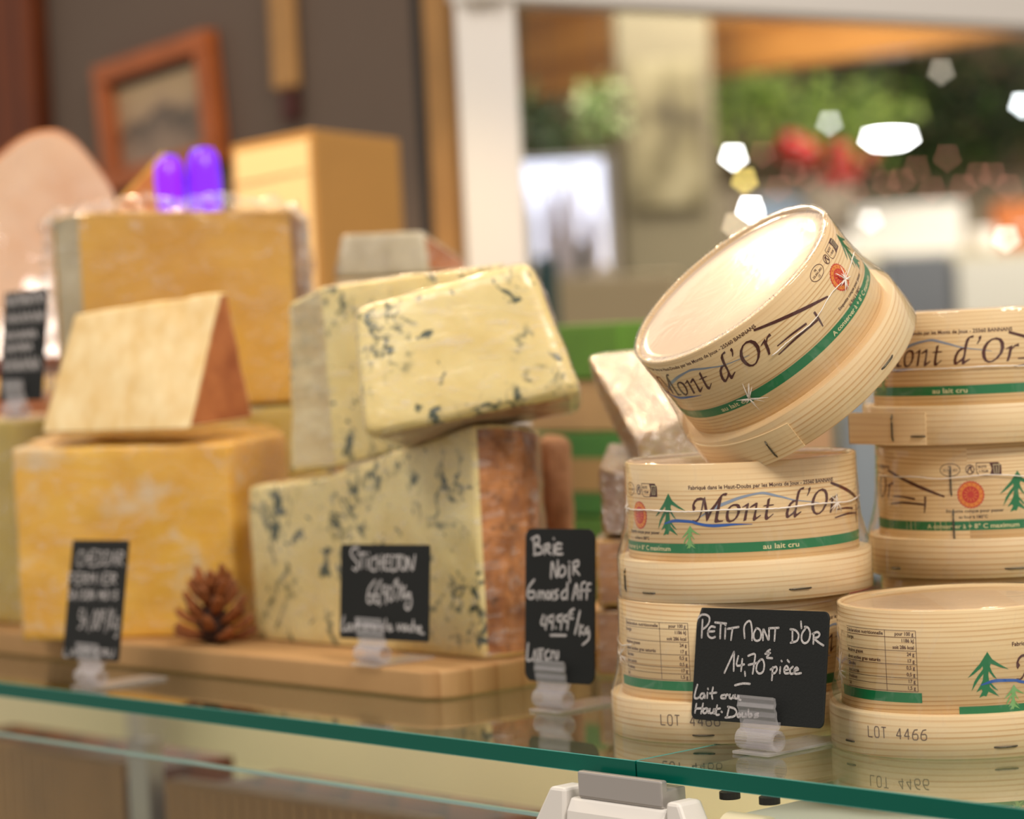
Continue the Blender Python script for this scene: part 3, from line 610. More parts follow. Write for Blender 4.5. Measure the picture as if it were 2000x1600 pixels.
CHALK = {"petit":[[[-35.4,44.0],[-35.3,36.2]],[[-39.3,43.9],[-36.7,46.0],[-34.0,46.4],[-31.4,45.4],[-31.3,42.9],[-33.3,40.8],[-35.0,40.0]],[[-27.4,41.0],[-29.9,41.2],[-31.4,39.4],[-31.4,37.3],[-29.3,36.2],[-27.0,36.7]],[[-31.6,38.9],[-27.7,39.2]],[[-27.5,43.1],[-20.7,42.8]],[[-24.0,42.9],[-23.9,36.2]],[[-21.0,40.7],[-20.9,36.2]],[[-21.3,42.2],[-21.0,42.0]],[[-19.6,40.5],[-13.0,41.5]],[[-16.7,40.8],[-17.2,35.7]],[[-9.0,36.8],[-9.7,41.1],[-8.7,43.3],[-6.7,44.3],[-5.6,43.2],[-4.7,39.2],[-4.5,36.1]],[[-2.3,41.3],[-3.6,39.0],[-3.3,36.7],[-1.7,35.8],[0.3,36.6],[0.7,38.9],[-0.5,40.8],[-2.3,41.3]],[[2.0,36.2],[1.8,40.9],[3.6,38.7],[5.4,36.5],[5.2,41.5]],[[5.5,41.5],[10.9,41.8]],[[8.9,41.6],[8.8,36.2]],[[19.0,41.0],[19.3,35.8]],[[17.7,41.4],[20.8,41.0],[22.7,39.1],[21.9,36.6],[18.3,35.6]],[[23.6,44.8],[24.1,42.1]],[[26.4,41.9],[24.6,39.6],[24.7,36.9],[26.4,35.7],[28.6,36.8],[29.3,39.8],[28.1,42.2],[26.0,42.7]],[[31.3,40.1],[31.4,35.7]],[[30.7,39.8],[33.3,40.7],[34.7,39.7],[33.8,38.5],[31.9,37.9],[34.4,36.3],[37.2,35.1]],[[-20.0,21.2],[-14.9,30.6]],[[-14.9,30.6],[-14.5,22.3]],[[-12.2,28.7],[-12.8,24.7],[-8.4,25.3]],[[-9.7,27.5],[-10.0,22.4]],[[-7.7,22.1],[-7.4,20.4]],[[-6.3,29.1],[-2.4,30.0],[-2.4,26.3],[-3.0,21.5]],[[-5.7,25.2],[-0.7,26.3]],[[1.2,27.7],[-0.6,25.9],[-0.9,23.1],[0.9,21.7],[3.1,22.7],[3.6,25.5],[2.6,27.7],[1.2,27.8]],[[6.5,32.2],[4.6,31.1],[5.9,30.2],[4.8,28.8],[8.1,28.6]],[[3.8,30.4],[6.7,30.8]],[[8.7,24.7],[8.6,19.2]],[[7.4,23.7],[10.4,25.0],[11.2,23.8],[10.0,22.3],[8.5,22.1]],[[13.1,24.9],[13.0,22.4]],[[13.5,27.7],[13.8,27.5]],[[15.6,23.7],[17.9,24.3],[16.7,25.6],[15.5,24.4],[16.0,22.5],[18.4,22.6]],[[17.1,28.1],[18.1,27.3]],[[20.4,25.4],[18.9,24.1],[19.4,22.4],[21.1,22.7]],[[21.3,23.7],[23.6,24.3],[22.5,25.2],[21.3,23.9],[22.1,22.5],[25.3,22.9]],[[-13.2,16.0],[-8.5,17.0],[-4.3,17.0]],[[-36.2,15.2],[-37.1,12.4],[-37.5,9.6],[-36.0,9.2],[-34.4,10.0]],[[-31.8,11.6],[-33.5,11.3],[-34.0,9.8],[-32.6,9.3],[-31.4,11.1],[-31.1,9.6]],[[-29.7,12.0],[-29.7,9.7]],[[-29.6,13.8],[-29.4,13.6]],[[-26.5,14.4],[-26.9,11.3],[-26.4,9.6]],[[-28.3,11.8],[-24.2,12.3]],[[-19.0,11.6],[-21.0,11.1],[-21.0,10.1],[-19.1,10.0]],[[-18.5,10.1],[-17.9,11.7],[-16.7,11.5]],[[-15.9,11.8],[-16.1,10.5],[-14.7,10.2],[-13.8,11.6],[-13.5,10.4]],[[-12.8,11.8],[-12.8,10.5],[-11.4,10.4],[-10.7,11.6],[-10.4,10.2],[-9.3,9.8]],[[-36.1,6.7],[-36.7,2.9]],[[-32.0,7.1],[-32.9,2.8]],[[-36.6,4.6],[-32.1,5.1]],[[-29.7,5.2],[-31.4,4.6],[-31.5,3.1],[-29.8,3.2],[-29.0,5.0],[-28.4,3.2]],[[-27.6,5.0],[-27.6,3.3],[-25.7,3.4],[-25.2,5.1],[-24.8,3.1]],[[-23.3,6.7],[-23.7,2.9],[-21.8,2.8]],[[-24.8,4.9],[-21.4,5.5]],[[-20.5,4.1],[-20.1,4.0]],[[-16.0,6.3],[-16.9,2.0]],[[-16.7,6.5],[-12.8,5.9],[-11.3,4.2],[-13.1,2.4],[-17.9,1.7]],[[-9.9,4.0],[-10.8,3.0],[-10.0,2.3],[-8.7,3.1],[-9.9,4.0]],[[-7.8,4.1],[-7.7,2.7],[-6.0,2.8],[-5.8,4.2],[-5.3,2.7]],[[-4.2,5.8],[-4.1,2.9],[-2.2,3.1],[-2.5,4.1],[-4.0,4.0]],[[1.7,4.5],[-0.3,3.9],[1.8,3.3],[-0.5,2.7]]],"brie":[[[-18.6,70.4],[-17.9,62.6]],[[-20.2,70.0],[-15.5,71.5],[-14.9,68.3],[-18.0,67.2],[-13.2,66.2],[-12.6,63.4],[-18.4,62.3]],[[-10.1,67.0],[-10.5,62.7]],[[-10.8,67.0],[-7.5,67.7],[-6.9,65.9],[-9.5,65.2],[-6.1,62.8]],[[-3.8,67.4],[-3.7,62.6]],[[-4.0,70.5],[-3.7,70.2]],[[1.9,67.8],[-1.7,67.8],[-2.1,63.2],[2.6,63.1]],[[-2.0,65.3],[1.8,65.7]],[[-5.8,51.2],[-5.1,58.9],[-3.2,55.1],[-1.3,51.6],[-0.8,59.7]],[[2.2,57.3],[-0.0,54.4],[1.3,52.0],[4.4,53.5],[4.3,56.3],[2.2,57.3]],[[7.4,57.4],[7.4,51.4]],[[7.3,59.3],[7.6,59.0]],[[10.4,59.2],[10.4,53.2]],[[9.9,58.8],[13.7,59.9],[13.8,57.5],[11.0,56.4],[14.7,53.1]],[[-18.1,49.9],[-21.7,46.6],[-23.2,42.7],[-21.1,40.6],[-17.9,41.7],[-18.5,44.2],[-22.2,43.4]],[[-15.7,40.3],[-15.1,43.9]],[[-15.1,43.2],[-13.7,44.3],[-13.1,40.8]],[[-12.9,43.2],[-11.3,44.3],[-10.4,40.6]],[[-7.7,44.5],[-7.0,44.2],[-6.5,43.5],[-6.3,42.5],[-6.5,41.6],[-7.1,41.0],[-7.8,40.8],[-8.5,41.2],[-8.9,42.1],[-9.0,43.1],[-8.6,43.9],[-8.0,44.4],[-7.3,44.4]],[[-4.8,44.8],[-4.9,40.6]],[[-0.8,45.3],[-3.2,44.2],[-0.7,42.1],[-3.1,40.6]],[[5.1,45.8],[2.1,43.6],[2.7,41.1],[5.8,41.9]],[[6.1,48.9],[6.0,41.2]],[[8.1,50.7],[7.8,49.3]],[[9.9,40.9],[12.6,48.7],[14.1,41.4]],[[10.4,43.8],[13.8,44.2]],[[19.0,49.5],[16.4,48.4],[16.1,41.4]],[[15.0,45.3],[18.6,45.7]],[[22.9,48.9],[20.5,48.2],[20.0,41.5]],[[18.9,45.3],[22.4,45.8]],[[-11.3,32.6],[-12.8,28.3],[-8.5,28.1]],[[-9.2,32.0],[-9.5,25.9]],[[-3.9,32.8],[-7.0,31.7],[-6.7,29.5],[-3.8,30.1],[-3.6,32.8]],[[-3.6,32.5],[-4.8,26.0]],[[-2.2,27.0],[-2.0,26.7]],[[2.4,33.3],[-0.8,32.2],[-0.4,30.1],[2.4,30.7],[2.7,33.4]],[[2.7,33.0],[1.5,26.2]],[[7.0,33.5],[4.2,32.3],[4.4,30.2],[6.9,30.9],[7.3,33.5]],[[7.3,33.1],[6.2,26.4]],[[10.9,36.4],[8.0,34.9],[8.1,32.1],[10.4,31.8]],[[7.2,33.8],[9.9,34.0]],[[15.3,35.4],[11.7,24.4]],[[15.3,28.8],[15.1,23.8]],[[17.5,28.5],[15.5,26.3],[18.2,24.3]],[[21.2,27.9],[19.1,26.4],[20.2,24.7],[21.7,26.5],[21.6,22.3],[17.3,19.3]],[[-5.8,23.0],[5.2,23.3]],[[-22.3,18.3],[-22.9,14.4],[-23.0,10.0],[-19.8,10.5]],[[-18.7,10.2],[-17.2,15.3],[-16.0,10.3]],[[-18.5,12.4],[-16.4,12.6]],[[-14.3,15.0],[-14.4,10.4]],[[-15.1,15.5],[-11.2,15.9]],[[-12.6,15.4],[-12.7,10.4]],[[-7.1,15.6],[-9.7,14.1],[-9.1,10.9],[-6.5,11.7]],[[-5.1,11.4],[-5.0,15.0],[-3.4,14.7]],[[-2.4,15.1],[-2.3,11.9],[-0.5,12.0],[-0.2,15.2]]],"stich":[[[-21.5,47.9],[-26.1,47.9],[-27.9,45.0],[-24.3,41.7],[-21.5,39.3],[-23.2,36.4],[-26.0,37.3]],[[-22.1,45.0],[-15.3,45.3]],[[-18.7,45.0],[-19.1,37.4]],[[-14.0,43.2],[-14.1,37.5]],[[-12.7,45.4],[-12.4,45.2]],[[-6.8,43.2],[-10.6,41.8],[-10.7,37.0],[-7.3,36.3]],[[-5.4,44.2],[-5.4,36.6]],[[-1.3,44.4],[-1.4,36.6]],[[-5.4,40.4],[-1.3,40.7]],[[4.7,44.0],[1.2,43.5],[1.1,37.4],[4.6,36.9]],[[0.9,40.7],[4.1,40.9]],[[6.9,44.3],[6.6,36.7],[10.3,37.0]],[[8.8,44.0],[14.7,44.3]],[[11.8,44.0],[11.4,36.8]],[[15.8,44.2],[17.1,43.7],[18.0,42.2],[18.4,40.3],[18.0,38.4],[17.1,37.2],[15.8,36.9],[14.6,37.8],[13.8,39.4],[13.7,41.4],[14.2,43.1],[15.3,44.1],[16.6,44.0]],[[19.5,36.8],[19.8,43.4],[21.9,40.1],[23.9,36.9],[25.7,44.4]],[[-7.0,31.1],[-12.1,26.5],[-13.3,20.3],[-10.2,19.4],[-8.9,22.8],[-12.3,23.6]],[[-1.8,31.2],[-6.0,26.6],[-7.3,20.4],[-4.2,19.5],[-3.2,22.8],[-7.0,23.7]],[[-2.3,19.5],[-2.6,18.1]],[[2.1,28.6],[-0.8,27.6],[-0.7,24.8],[2.3,24.8],[2.5,28.2]],[[2.5,27.7],[2.2,19.1]],[[6.0,28.2],[7.1,27.7],[8.0,26.2],[8.3,24.2],[8.0,22.2],[7.2,20.9],[6.1,20.7],[5.0,21.5],[4.3,23.2],[4.1,25.3],[4.6,27.1],[5.5,28.1],[6.7,28.0]],[[12.0,31.8],[9.8,30.9],[10.2,28.7],[12.4,28.5]],[[9.1,30.1],[11.7,30.3]],[[14.7,29.7],[11.4,21.2]],[[15.7,27.9],[15.5,21.8]],[[18.4,28.4],[16.0,25.1],[18.7,22.3]],[[22.7,24.7],[19.4,24.9],[19.5,22.5],[22.4,23.3],[23.3,19.6],[21.2,16.5],[18.2,17.6],[19.6,20.4]],[[-32.9,11.7],[-34.6,6.8],[-34.1,4.2],[-31.4,4.5]],[[-28.0,7.5],[-30.2,6.5],[-29.8,4.3],[-27.5,5.1],[-26.9,7.5],[-26.0,4.3]],[[-24.2,7.6],[-24.2,4.3]],[[-21.6,10.1],[-21.7,4.5]],[[-23.4,7.4],[-19.2,7.7]],[[-13.5,7.9],[-16.1,6.8],[-15.6,4.9],[-13.4,5.2]],[[-11.8,5.0],[-11.6,7.4],[-9.7,7.7]],[[-8.2,7.7],[-8.0,5.4],[-5.8,5.4],[-5.5,7.8]],[[0.9,7.7],[-1.3,6.7],[-0.9,5.1],[1.4,5.8]],[[2.6,10.9],[2.1,5.2]],[[4.0,6.4],[6.9,7.2],[5.7,8.1],[4.3,6.6],[5.5,5.1],[8.5,5.6]],[[12.0,8.5],[13.3,5.4],[15.0,8.6]],[[18.7,8.4],[16.5,7.4],[17.0,5.5],[18.8,6.1],[19.4,8.4],[19.9,5.6]],[[23.5,8.1],[21.7,7.1],[22.2,5.4],[24.0,5.7]],[[25.2,10.9],[25.1,5.3]],[[25.2,7.4],[27.5,7.7],[28.0,5.1]],[[29.1,6.1],[31.6,6.9],[30.4,7.8],[29.1,6.3],[30.6,4.7],[33.9,4.3]]],"left":[[[-16.1,59.9],[-19.1,60.7],[-21.3,57.4],[-20.9,53.4],[-18.4,52.6],[-16.3,53.5]],[[-14.4,52.7],[-14.1,60.8]],[[-9.3,52.7],[-9.0,60.8]],[[-14.2,56.7],[-9.2,56.8]],[[-2.0,60.9],[-7.0,60.8],[-7.4,52.8],[-2.3,52.8]],[[-7.2,56.8],[-3.2,56.8]],[[-0.4,52.9],[-0.0,60.9]],[[-0.0,60.9],[3.5,60.1],[4.8,56.9],[3.2,53.7],[-0.4,52.9]],[[6.6,52.9],[7.0,61.0]],[[7.0,61.0],[10.4,60.2],[11.8,57.0],[10.1,53.8],[6.6,52.9]],[[13.5,53.0],[16.4,61.1],[18.5,53.1]],[[14.6,56.2],[17.6,56.3]],[[20.4,53.1],[20.8,61.1]],[[20.8,61.1],[24.7,60.3],[25.1,58.4],[21.1,57.1],[25.3,53.2]],[[-28.3,42.0],[-28.2,47.8],[-23.5,47.9]],[[-28.3,44.9],[-24.6,45.0]],[[-15.7,48.0],[-20.9,47.9],[-21.0,42.1],[-15.8,42.2]],[[-21.0,45.0],[-16.8,45.1]],[[-13.8,42.2],[-13.7,48.1]],[[-13.7,48.1],[-9.5,47.5],[-9.1,46.1],[-13.2,45.1],[-8.6,42.3]],[[-6.6,42.3],[-6.0,48.2],[-4.0,44.7],[-1.8,48.2],[-1.5,42.4]],[[3.1,42.5],[3.3,48.3]],[[12.9,48.4],[7.8,48.4],[7.7,42.5],[12.8,42.6]],[[7.7,45.5],[11.8,45.5]],[[14.7,42.7],[14.9,48.5]],[[14.9,48.5],[19.0,47.9],[19.4,46.5],[15.3,45.6],[19.8,42.7]],[[-24.2,37.8],[-26.2,38.3],[-27.2,37.0],[-24.8,35.3],[-24.7,33.9],[-27.4,33.6]],[[-22.8,33.4],[-21.2,38.4],[-19.4,33.5]],[[-22.2,35.4],[-20.1,35.4]],[[-16.5,33.5],[-16.6,38.4]],[[-10.3,38.1],[-12.3,38.5],[-13.3,37.3],[-10.9,35.6],[-10.9,34.1],[-13.5,33.8]],[[-7.4,38.6],[-9.0,36.6],[-8.6,34.2],[-6.9,33.7],[-5.6,35.7],[-6.0,38.1],[-7.4,38.6]],[[-4.3,33.8],[-4.4,38.7],[-1.0,33.8],[-1.1,38.7]],[[4.6,33.9],[4.9,38.5],[6.4,35.8],[7.8,38.6],[8.2,34.0]],[[11.3,38.6],[9.5,36.8],[9.9,34.5],[11.7,34.1],[13.1,35.9],[12.7,38.2],[11.3,38.6]],[[16.2,34.2],[16.1,38.7]],[[22.8,38.4],[20.7,38.8],[19.6,37.7],[22.1,36.1],[22.1,34.7],[19.3,34.5]],[[-10.8,27.5],[-13.5,27.5],[-13.8,23.3],[-11.1,22.3],[-11.4,17.7],[-14.1,17.6]],[[-8.5,27.6],[-9.5,21.3],[-6.1,21.4]],[[-6.8,24.5],[-7.1,17.3]],[[-3.1,18.4],[-3.5,15.8]],[[1.5,27.8],[-0.2,23.6],[0.2,18.5],[1.8,17.5],[3.1,21.6],[2.8,26.8],[1.5,27.8]],[[6.1,27.9],[4.4,23.7],[4.8,18.6],[6.4,17.6],[7.7,21.8],[7.4,26.9],[6.1,27.9]],[[12.0,27.0],[10.0,28.0],[9.7,22.8],[12.0,22.4]],[[9.0,25.4],[11.3,25.4]],[[16.9,29.2],[13.6,15.8]],[[18.1,17.9],[18.2,28.2]],[[21.4,28.2],[18.5,23.0],[21.4,18.0]],[[25.6,24.2],[23.4,24.2],[23.3,19.1],[25.6,20.1],[25.6,24.2],[25.3,14.0],[23.0,14.0]],[[-26.4,5.2],[-26.4,1.3],[-22.1,1.4]],[[-19.8,1.5],[-17.4,5.5],[-15.0,1.6]],[[-18.8,3.1],[-16.0,3.2]],[[-10.8,1.8],[-10.8,5.7]],[[-6.6,5.8],[-1.9,5.9]],[[-4.2,5.9],[-4.2,2.0]],[[11.2,5.9],[8.4,6.2],[6.5,4.6],[6.9,2.7],[9.3,2.4],[11.1,2.8]],[[12.9,2.5],[13.0,6.4]],[[13.0,6.4],[16.7,6.1],[17.1,5.1],[13.4,4.4],[17.6,2.6]],[[19.4,6.6],[19.4,3.5],[21.7,2.8],[24.0,3.6],[24.1,6.7]]]}
DEG = RT * math.pi / 180     # mm of hoop per degree

def seal(parent, th, rot, dz):
    x, z = th * DEG, 38.6
    a = Flat().disc(x, z, 6.5, 56, teeth=1).on_hoop('origin_seal', RT, M['ink_red'], parent, rot, dz, 0.10)
    Flat().disc(x, z, 5.7, 32).on_hoop('seal_ring', RT, M['ink_orange'], a, rot, dz, 0.15)
    f = Flat().disc(x, z, 4.0, 32)
    for k in range(14):
        t = 2 * math.pi * k / 14
        f.ribbon([(x + 4.5 * math.cos(t), z + 4.5 * math.sin(t)), (x + 5.3 * math.cos(t + .12), z + 5.3 * math.sin(t + .12))], 0.35)
    c = f.on_hoop('seal_centre', RT, M['ink_red'], a, rot, dz, 0.20)
    f = Flat()
    for k in range(12):
        t = 2 * math.pi * k / 12
        f.ribbon([(x + 1.6 * math.cos(t), z + 1.6 * math.sin(t)), (x + 3.3 * math.cos(t), z + 3.3 * math.sin(t))], 0.28)
    f.on_hoop('seal_rays', RT, M['ink_orange'], a, rot, dz, 0.24)

def recycling(parent, th, rot, dz):
    """oval dairy mark, sorting loop, sorting panel; th = degrees of the seal centre"""
    f = Flat()
    x = (th - 10) * DEG; z = 50.3
    f.oring(x, z, 5.0, 3.1, 0.32)
    f.text('FR', x, z + 0.9, 1.1, align='c'); f.text('25.041.001', x, z - 0.7, 1.1, 7.2, 'c'); f.text('CE', x, z - 2.2, 1.0, align='c')
    x = th * DEG + 0.2
    f.oring(x, z, 2.1, 2.3, 0.4)
    f.ribbon([(x - 1.2, z - 1.4), (x - 0.2, z + 1.2), (x + 0.5, z - 0.2), (x + 1.3, z - 1.6)], 0.55); f.disc(x + 0.5, z + 1.0, 0.5, 10)
    x = th * DEG + 3.2; w, h = 11.4, 6.0; z0 = z - h / 2
    f.ribbon([(x + w * 0.62, z0), (x + 1.8, z0), (x + 0.4, z0 + 1.2), (x, z0 + 2.6), (x, z0 + h)], 0.28, 4); f.rect(x, z0 + h - 0.28, x + w * 0.6, z0 + h)
    f.text('BOITE', x + 0.8, z0 + 3.6, 1.1, 3.9); f.text('+ FILM', x + 1.0, z0 + 1.5, 1.1, 4.2)
    f.poly([(x + w * 0.52, z0), (x + w, z0), (x + w, z0 + h - 1.6), (x + w - 1.4, z0 + h), (x + w * 0.52, z0 + h), (x + w * 0.62, z0 + h / 2)])
    o = f.on_hoop('sorting_marks', RT, M['ink_brown'], parent, rot, dz, 0.11)
    g = Flat(); bx = x + w * 0.80
    g.ribbon([(bx - 1.3, z0 + 4.6), (bx - 1.0, z0 + 1.0), (bx + 1.0, z0 + 1.0), (bx + 1.3, z0 + 4.6)], 0.25, 1); g.rect(bx - 1.6, z0 + 4.7, bx + 1.6, z0 + 5.0); g.rect(bx - 0.1, z0 + 1.2, bx + 0.15, z0 + 4.2)
    g.on_hoop('bin_symbol', RT, M['ink_cream'], o, rot, dz, 0.17)
    f = Flat()
    f.text('Etiquette conçue pour passer', (th - 13) * DEG, 30.4, 1.45, 27.0); f.text('au four à 180°C', (th - 6.5) * DEG, 27.6, 1.45, 13.5)
    f.on_hoop('oven_note', RT, M['ink_dark'], parent, rot, dz, 0.11)

def brand(parent, rot, dz, g0=-95, g1=165, maker=True):
    f = Flat()
    for p in LBL['M']: f.poly(p)
    for a, b in LBL['rings']: f.ring(a, b)
    f.ribbon([(44.4 * DEG, 50.0), (58 * DEG, 46.0), (72 * DEG, 41.6), (83.5 * DEG, 37.9)], [1.1, 1.5, 1.5, 0.8])
    f.ribbon([(48.5 * DEG, 37.6), (57 * DEG, 37.6), (66 * DEG, 36.7)], [0.5, 0.9, 1.0]); f.ribbon([(46.5 * DEG, 34.0), (58 * DEG, 34.9), (71.5 * DEG, 34.2)], [0.5, 1.0, 1.0])
    f.ribbon([(72.5 * DEG, 38.0), (72.2 * DEG, 34), (71.6 * DEG, 30.2)], [1.1, 1.0, 0.5])
    f.on_hoop('brand_lettering', RT, M['ink_brown'], parent, rot, dz, 0.16)
    if maker:
        Flat().text('Fabriqué dans le Haut-Doubs par les Monts de Joux - 25560 BANNANS', -30.7 * DEG, 50.6, 1.75, 71.5).on_hoop('maker_line', RT, M['ink_brown'], parent, rot, dz, 0.12)
    Flat().ribbon(*LBL['mountain']).on_hoop('mountain_line', RT, M['ink_greyblue'], parent, rot, dz, 0.10)
    wp, ww = LBL['wave']
    Flat().ribbon([p for i, p in enumerate(wp) if i != 7], [w for i, w in enumerate(ww) if i != 7]).on_hoop('blue_wave', RT, M['ink_blue'], parent, rot, dz, 0.19)
    f = Flat()
    for p in LBL['tree']: f.poly(p, -40.8, 29.9)
    f.on_hoop('fir_tree', RT, M['ink_green'], parent, rot, dz, 0.14)
    f = Flat()
    for p in LBL['tree']: f.poly(p, -29.3, 24.0, 0.55)
    f.on_hoop('small_fir_tree', RT, M['ink_lgreen'], parent, rot, dz, 0.20)
    s = Flat().rect(g0 * DEG, 22.0, g1 * DEG, 26.3, 2.4).on_hoop('green_stripe', RT, M['ink_green'], parent, rot, dz, 0.10, cut=False)
    Flat().text('au lait cru', 4.5 * DEG, 23.0, 2.3, 17.0).on_hoop('milk_note', RT, M['ink_cream'], s, rot, dz, 0.17)
    Flat().text('A conserver à + 8° C maximum', 73 * DEG, 23.0, 2.1, 44.0).on_hoop('storage_note', RT, M['ink_cream'], s, rot, dz, 0.17)
    if g0 < -60: Flat().text('A conserver à + 8° C maximum', 73 * DEG - 163 * DEG, 23.0, 2.1, 44.0).on_hoop('storage_note', RT, M['ink_cream'], s, rot, dz, 0.17)

def nutrition(parent, th0, dz):
    """table starting at th0 degrees"""
    x0 = th0 * DEG; x1, x2 = x0 + 27.0, x0 + 42.0
    top, row = 53.4, 2.86
    f = Flat()
    for k in (0, 1, 3, 5, 7, 8, 9):
        f.rect(x0, top - k * row - 0.09, x2, top - k * row + 0.09, 2.4)
    for x in (x1, x2): f.rect(x - 0.1, top - 9 * row, x + 0.1, top)
    left = ['Déclaration nutritionnelle', 'Energie', '', 'Matières grasses', 'dont acides gras saturés', 'Glucides', 'dont sucres', 'Protéines', 'Sel']
    right = ['pour 100 g', '1186 kJ', 'soit 286 kcal', '24 g', '17 g', '0,5 g', '0,5 g', '17 g', '1,5 g']
    for k, (a, b) in enumerate(zip(left, right)):
        zb = top - (k + 1) * row + 0.75
        if a: f.text(a, x0 + 0.6, zb, 1.5, {0: 25.5, 4: 23.5}.get(k))
        f.text(b, x2 - 1.0, zb, 1.55, align='r')
    f.on_hoop('nutrition_table', RT, M['ink_brown'], parent, 0, dz, 0.11)
    Flat().rect(x0 - 8, 22.9, x2 + 1.6, 27.1, 2.4).on_hoop('green_bar', RT, M['ink_green'], parent, 0, dz, 0.10, cut=False)

def lot(parent, th0):
    f = Flat(); d = RB * math.pi / 180; x = th0 * d; z = 8.2; h = 4.6; w = 2.4; p = 3.75
    G = {'L': [[(0, 1), (0, 0), (1, 0)]], 'O': [[(.2, 0), (0, .2), (0, .8), (.2, 1), (.8, 1), (1, .8), (1, .2), (.8, 0), (.2, 0)]], 'T': [[(0, 1), (1, 1)], [(.5, 1), (.5, 0)]],
         '4': [[(.75, 0), (.75, 1), (0, .3), (1, .3)]], '6': [[(1, .95), (.4, .9), (0, .5), (0, .15), (.2, 0), (.8, 0), (1, .15), (1, .4), (.8, .55), (.1, .5)]]}
    for i, ch in enumerate('LOT 4466'):
        for st in G.get(ch, []):
            for a, b in zip(st[:-1], st[1:]):
                f.ribbon([(x + i * p + a[0] * w, z + a[1] * h), (x + i * p + b[0] * w, z + b[1] * h)], 0.42)
    f.on_hoop('lot_number', RB, M['ink_grey'], parent, 0, 0, 0.12)

def staple(parent, th, z, length=8.0, vertical=False, R0=RB, tilt=0.0):
    d = 180 / math.pi / R0; pts = []
    for k in range(7):
        t = (k / 6 - 0.5) * length
        a = R_(th + (0 if vertical else t * d) + (t * tilt * d if vertical else 0)); zz_ = z + (t if vertical else t * tilt)
        r = R0 + (0.5 if 0 < k < 6 else -0.3)
        pts.append((r * math.sin(a), -r * math.cos(a), zz_))
    MB().tube(pts, 0.42, 6).build('staple', M['steel'], parent, smooth=True)

NSEG = 144
def hoop_profile(prof, name, mat, parent, jit=0.0, seed=0.0, band=(0, 0)):
    vs, fs = [], []
    for (r, z) in prof:
        for k in range(NSEG):
            a = 2 * math.pi * k / NSEG; rr = r
            if jit and band[0] < z < band[1]:
                rr += jit * (noise.noise(Vector((3 * math.cos(a) + seed, 3 * math.sin(a), z * 0.06))) + 0.5 * noise.noise(Vector((9 * math.cos(a), 9 * math.sin(a) + seed, z * 0.1))))
            vs.append((rr * math.cos(a), rr * math.sin(a), z))
    for i in range(len(prof) - 1):
        for k in range(NSEG):
            k2 = (k + 1) % NSEG
            fs.append((i * NSEG + k, i * NSEG + k2, (i + 1) * NSEG + k2, (i + 1) * NSEG + k))
    o = mesh(name, vs, fs, mat, parent, True)
    return o

def arc_strip(parent, name, th0, th1, z0, z1, r, mat, th=0.8, straight=0.0, slope=0.0):
    pts = []
    n = max(2, int(abs(th1 - th0) / 3))
    for k in range(n + 1):
        a = R_(th0 + (th1 - th0) * k / n); pts.append((Vector((math.sin(a), -math.cos(a), 0)), None))
    vs, fs = [], []
    for k, (d, _) in enumerate(pts):
        zt = z1 + slope * k / n
        for rr, z in ((r, z0), (r, zt), (r + th, zt), (r + th, z0)): vs.append(d * rr + Vector((0, 0, z)))
    if straight:
        a = R_(th1); s_ = 1 if th1 > th0 else -1
        tv = Vector((math.cos(a), math.sin(a), 0)) * s_; d = pts[-1][0]
        for rr, z in ((r, z0), (r, z1), (r + th, z1), (r + th, z0)): vs.append(d * rr + tv * straight + Vector((0, 0, z)))
    m_ = len(vs) // 4
    for k in range(m_ - 1):
        for j in range(4): fs.append((k * 4 + j, k * 4 + (j + 1) % 4, k * 4 + 4 + (j + 1) % 4, k * 4 + 4 + j))
    fs += [(0, 1, 2, 3), tuple(reversed(range((m_ - 1) * 4, m_ * 4)))]
    b = MB(); b.add(vs, fs)
    return b.build(name, mat, parent)

def film_thread(parent, z, th0, th1, seed, amp=1.2, w=0.55, R0=None):
    pts = []; n = int(abs(th1 - th0) / 1.5)
    for k in range(n + 1):
        t = th0 + (th1 - th0) * k / n; a = R_(t)
        r = (R0 or RT) + 1.0 + 0.3 * noise.noise(Vector((t * .3, seed, 0)))
        pts.append((r * math.sin(a), -r * math.cos(a), z + amp * noise.noise(Vector((t * .045, seed, 1))) + 0.25 * noise.noise(Vector((t * .6, seed, 2)))))
    rr = [w * (0.45 + 0.5 * abs(noise.noise(Vector((k * .21, seed, 5))))) for k in range(n + 1)]
    MB().tube(pts, rr, 5).build('film_seam', M['film_white'], parent, smooth=True)

def film_knot(parent, th, z, size, seed, R0=None):
    """gathered star of film where the wrap was sealed"""
    rnd = random.Random(seed); b = MB(); a = R_(th); R0 = R0 or RT
    c = Vector((math.sin(a), -math.cos(a), 0)) * (R0 + 0.7) + Vector((0, 0, z)); e = Vector((math.cos(a), math.sin(a), 0)); nrm = Vector((math.sin(a), -math.cos(a), 0))
    for k in range(15):
        t = rnd.uniform(0, 6.28); l = size * rnd.uniform(.35, 1.0)
        d = e * math.cos(t) + Vector((0, 0, 1)) * math.sin(t)
        b.tube([c + nrm * 0.7, c + d * l * .5 + nrm * rnd.uniform(.2, 1.0), c + d * l + nrm * rnd.uniform(-.2, .3)], [0.32, 0.24, 0.06], 5)
    b.build('film_knot', M['film_white'], parent, smooth=True)

